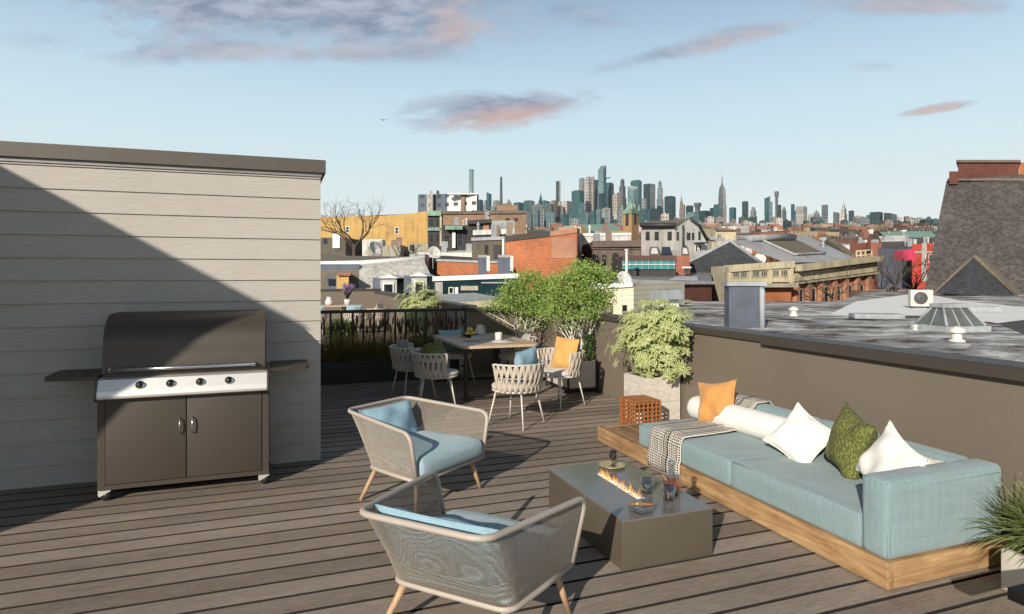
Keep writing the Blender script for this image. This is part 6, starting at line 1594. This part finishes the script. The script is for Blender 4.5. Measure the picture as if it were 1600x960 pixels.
# a bird in the sky
bd=thing('bird','tiny dark bird gliding alone left of the pink cloud','bird',at(599,188,60),YAW+.4)
mb=MB(); mb.tube([(0,-.22,0),(0,-.1,.01),(0,.1,.01),(0,.26,0)],[.01,.05,.045,.015],6)
mb.add([(0,.06,.02),(0,-.06,.02),(.28,-.02,.09),(.55,-.1,.04),(.3,.08,.09)],[(0,1,2,4),(2,3,4)],0); mb.add([(0,.06,.02),(0,-.06,.02),(-.28,-.02,.09),(-.55,-.1,.04),(-.3,.08,.09)],[(4,2,1,0),(4,3,2)],0)
mb.build('body',M['twig'],bd)
print('fillers',cnt)
# ================================================================= WORLD, SUN, CAMERA
W_=bpy.data.worlds.new('World'); SC.world=W_; W_.use_nodes=True
nt=W_.node_tree; bg=nt.nodes['Background']
sky=nt.nodes.new('ShaderNodeTexSky'); sky.sky_type='NISHITA'; sky.sun_disc=False
hd=-SUN; sky.sun_elevation=math.asin(hd.z); sky.sun_rotation=math.atan2(hd.x,hd.y)
sky.altitude=20; sky.air_density=1.0; sky.dust_density=.35; sky.ozone_density=1.6
class WN(NT):
    def __init__(s): s.t=nt
w=WN()
tc=w.n('ShaderNodeTexCoord'); D3=tc.outputs['Generated']
def dot(v,c):
    x=w.n('ShaderNodeVectorMath',operation='DOT_PRODUCT'); w.l(v,x.inputs[0]); x.inputs[1].default_value=c; return x.outputs['Value']
fwd=dot(D3,(SA,CA,0)); rgt=dot(D3,(CA,-SA,0)); upz=dot(D3,(0,0,1))
fw=w.math('MAXIMUM',fwd,.05)
PX=w.math('DIVIDE',rgt,fw); PZ=w.math('DIVIDE',upz,fw)      # slope coordinates of a cloud deck ahead, at infinity
cmb=w.n('ShaderNodeCombineXYZ'); w.l(PX,cmb.inputs[0]); w.l(w.math('MULTIPLY',PZ,2.6),cmb.inputs[1])
nz=w.noise(cmb.outputs[0],5.5,9,.62,.45); nz2=w.noise(cmb.outputs[0],16,5,.6,.2)
nzz=w.math('ADD',w.math('MULTIPLY',nz,.72),w.math('MULTIPLY',nz2,.28))
def blob(px,py,hx,hy,slope,k,sharp=1.0,nk=2.6):
    cx=(px-CX)/F; cy=(HY-py)/F
    dx=w.math('SUBTRACT',PX,cx); dz=w.math('SUBTRACT',w.math('SUBTRACT',PZ,cy),w.math('MULTIPLY',dx,slope))
    a=w.math('DIVIDE',dx,hx/F); b=w.math('DIVIDE',dz,hy/F)
    d=w.math('SQRT',w.math('ADD',w.math('MULTIPLY',a,a),w.math('MULTIPLY',b,b)))
    f=w.math('SUBTRACT',1.0,d); f=w.math('ADD',f,w.math('MULTIPLY',w.math('SUBTRACT',nzz,.5),nk))
    return w.math('MULTIPLY',w.math('MULTIPLY',f,sharp,True),k)
cl=None
for b in ((500,12,440,84,0,1.0,1.6,3.6),(340,78,210,26,.03,.75,1.5,2.8),(560,84,230,20,.0,.7,1.5,2.8),(700,40,200,64,.05,.85,1.5,2.8),(1085,74,190,17,.22,.8,1.6,2.6),(1150,52,90,16,.16,.6,1.4,2.4),(785,170,170,34,.10,1.0,1.9,2.8),(690,190,85,10,-.02,.6,1.6,2.2),(1465,170,75,9,.16,.8,1.8,2.0),(1450,8,190,22,.0,.7,1.4,2.8),(70,62,110,20,-.05,.3,1.2,2.6),(1360,104,40,9,0,.3,1.2,2.4)):
    x=blob(*b); cl=x if cl is None else w.math('MAXIMUM',cl,x)
pk=None
for b in ((740,40,85,50,0,.9,1.2,1.6),(800,186,160,26,.10,.85,1.3,1.4),(480,80,260,24,0,.45,1.2,1.5),(1460,172,70,12,.16,.9,1.4,1.0),(1160,62,120,26,.2,.55,1.2,1.2),(1440,10,200,24,0,.5,1.2,1.4)):
    x=blob(*b); pk=x if pk is None else w.math('MAXIMUM',pk,x)
CS=SKYS=SKYV
def em(c): return tuple(lin(v)/SKYS/2**EXPO for v in c)+(1,)
ccol=w.mix(pk,w.ramp(nz2,[(.36,tuple(v for v in em((136,150,172)))),(.62,em((178,188,206)))]),em((208,178,170)))
hs=w.n('ShaderNodeHueSaturation'); w.l(sky.outputs[0],hs.inputs['Color']); hs.inputs['Saturation'].default_value=SATV; hs.inputs['Value'].default_value=1.0
skc=hs.outputs['Color']
mr=w.n('ShaderNodeMapRange',interpolation_type='SMOOTHSTEP'); w.l(upz,mr.inputs['Value'])
for k_,v_ in (('From Min',.22),('From Max',.60),('To Min',HAZE),('To Max',0.0)): mr.inputs[k_].default_value=v_
mr2=w.n('ShaderNodeMapRange',interpolation_type='SMOOTHSTEP'); w.l(upz,mr2.inputs['Value'])
for k_,v_ in (('From Min',.0),('From Max',.40),('To Min',0.0),('To Max',1.0)): mr2.inputs[k_].default_value=v_
hz=w.ramp(upz,[(0,(.93,.88,.77,1)),(.075,(.83,.90,.88,1)),(.20,(.67,.84,.91,1)),(.42,(.45,.67,.90,1))]); hz=w.mix(1.0,hz,(1/SKYS/2**EXPO,)*3+(1,),'MULTIPLY')
skc=w.mix(mr.outputs[0],skc,hz)
fin=w.mix(w.math('MULTIPLY',cl,w.math('MULTIPLY',w.math('SUBTRACT',nzz,.14),2.8,True),True),skc,ccol)
w.l(fin,bg.inputs['Color']); bg.inputs['Strength'].default_value=SKYS
if HAZED>0:
    mb=MB(); zb,zt=-40,620; q=[cf(-6000,-200,zb),cf(6000,-200,zb),cf(6000,4450,zb),cf(-6000,4450,zb)]; q+=[Vector((p.x,p.y,zt)) for p in q]
    mb.add(q,[(0,3,2,1),(4,5,6,7),(0,1,5,4),(1,2,6,5),(2,3,7,6),(3,0,4,7)]); hm=bpy.data.materials.new('haze_air'); hm.use_nodes=True; ht=hm.node_tree
    ht.nodes.remove(ht.nodes['Principled BSDF']); pv=ht.nodes.new('ShaderNodeVolumePrincipled'); pv.inputs['Color'].default_value=(.82,.92,1,1); pv.inputs['Density'].default_value=HAZED
    ht.links.new(pv.outputs[0],ht.nodes['Material Output'].inputs['Volume']); o=mb.build('haze',hm); tag(o,kind='stuff')
ld=bpy.data.lights.new('sun','SUN'); ld.energy=SUNE; ld.angle=rad(.5); ld.color=(1,.92,.80)
lo=bpy.data.objects.new('sun',ld); COL.objects.link(lo); lo.rotation_euler=SUN.to_track_quat('-Z','Y').to_euler(); lo.location=(-8,-6,12)
cd=bpy.data.cameras.new('camera'); cam=bpy.data.objects.new('camera',cd); COL.objects.link(cam)
cam.location=(0,0,H); cam.rotation_euler=(PI/2,0,YAW); cd.sensor_width=36; cd.lens=36*F/1600; cd.shift_y=-(480-HY)/1600
cd.clip_start=.05; cd.clip_end=40000; SC.camera=cam
vs=SC.view_settings; vs.view_transform='Standard'; vs.look='None'; vs.exposure=EXPO; vs.gamma=1; vs.use_curve_mapping=False
SC.cycles.max_bounces=10; SC.cycles.transparent_max_bounces=16; SC.cycles.use_denoising=True
SC.cycles.sample_clamp_indirect=6
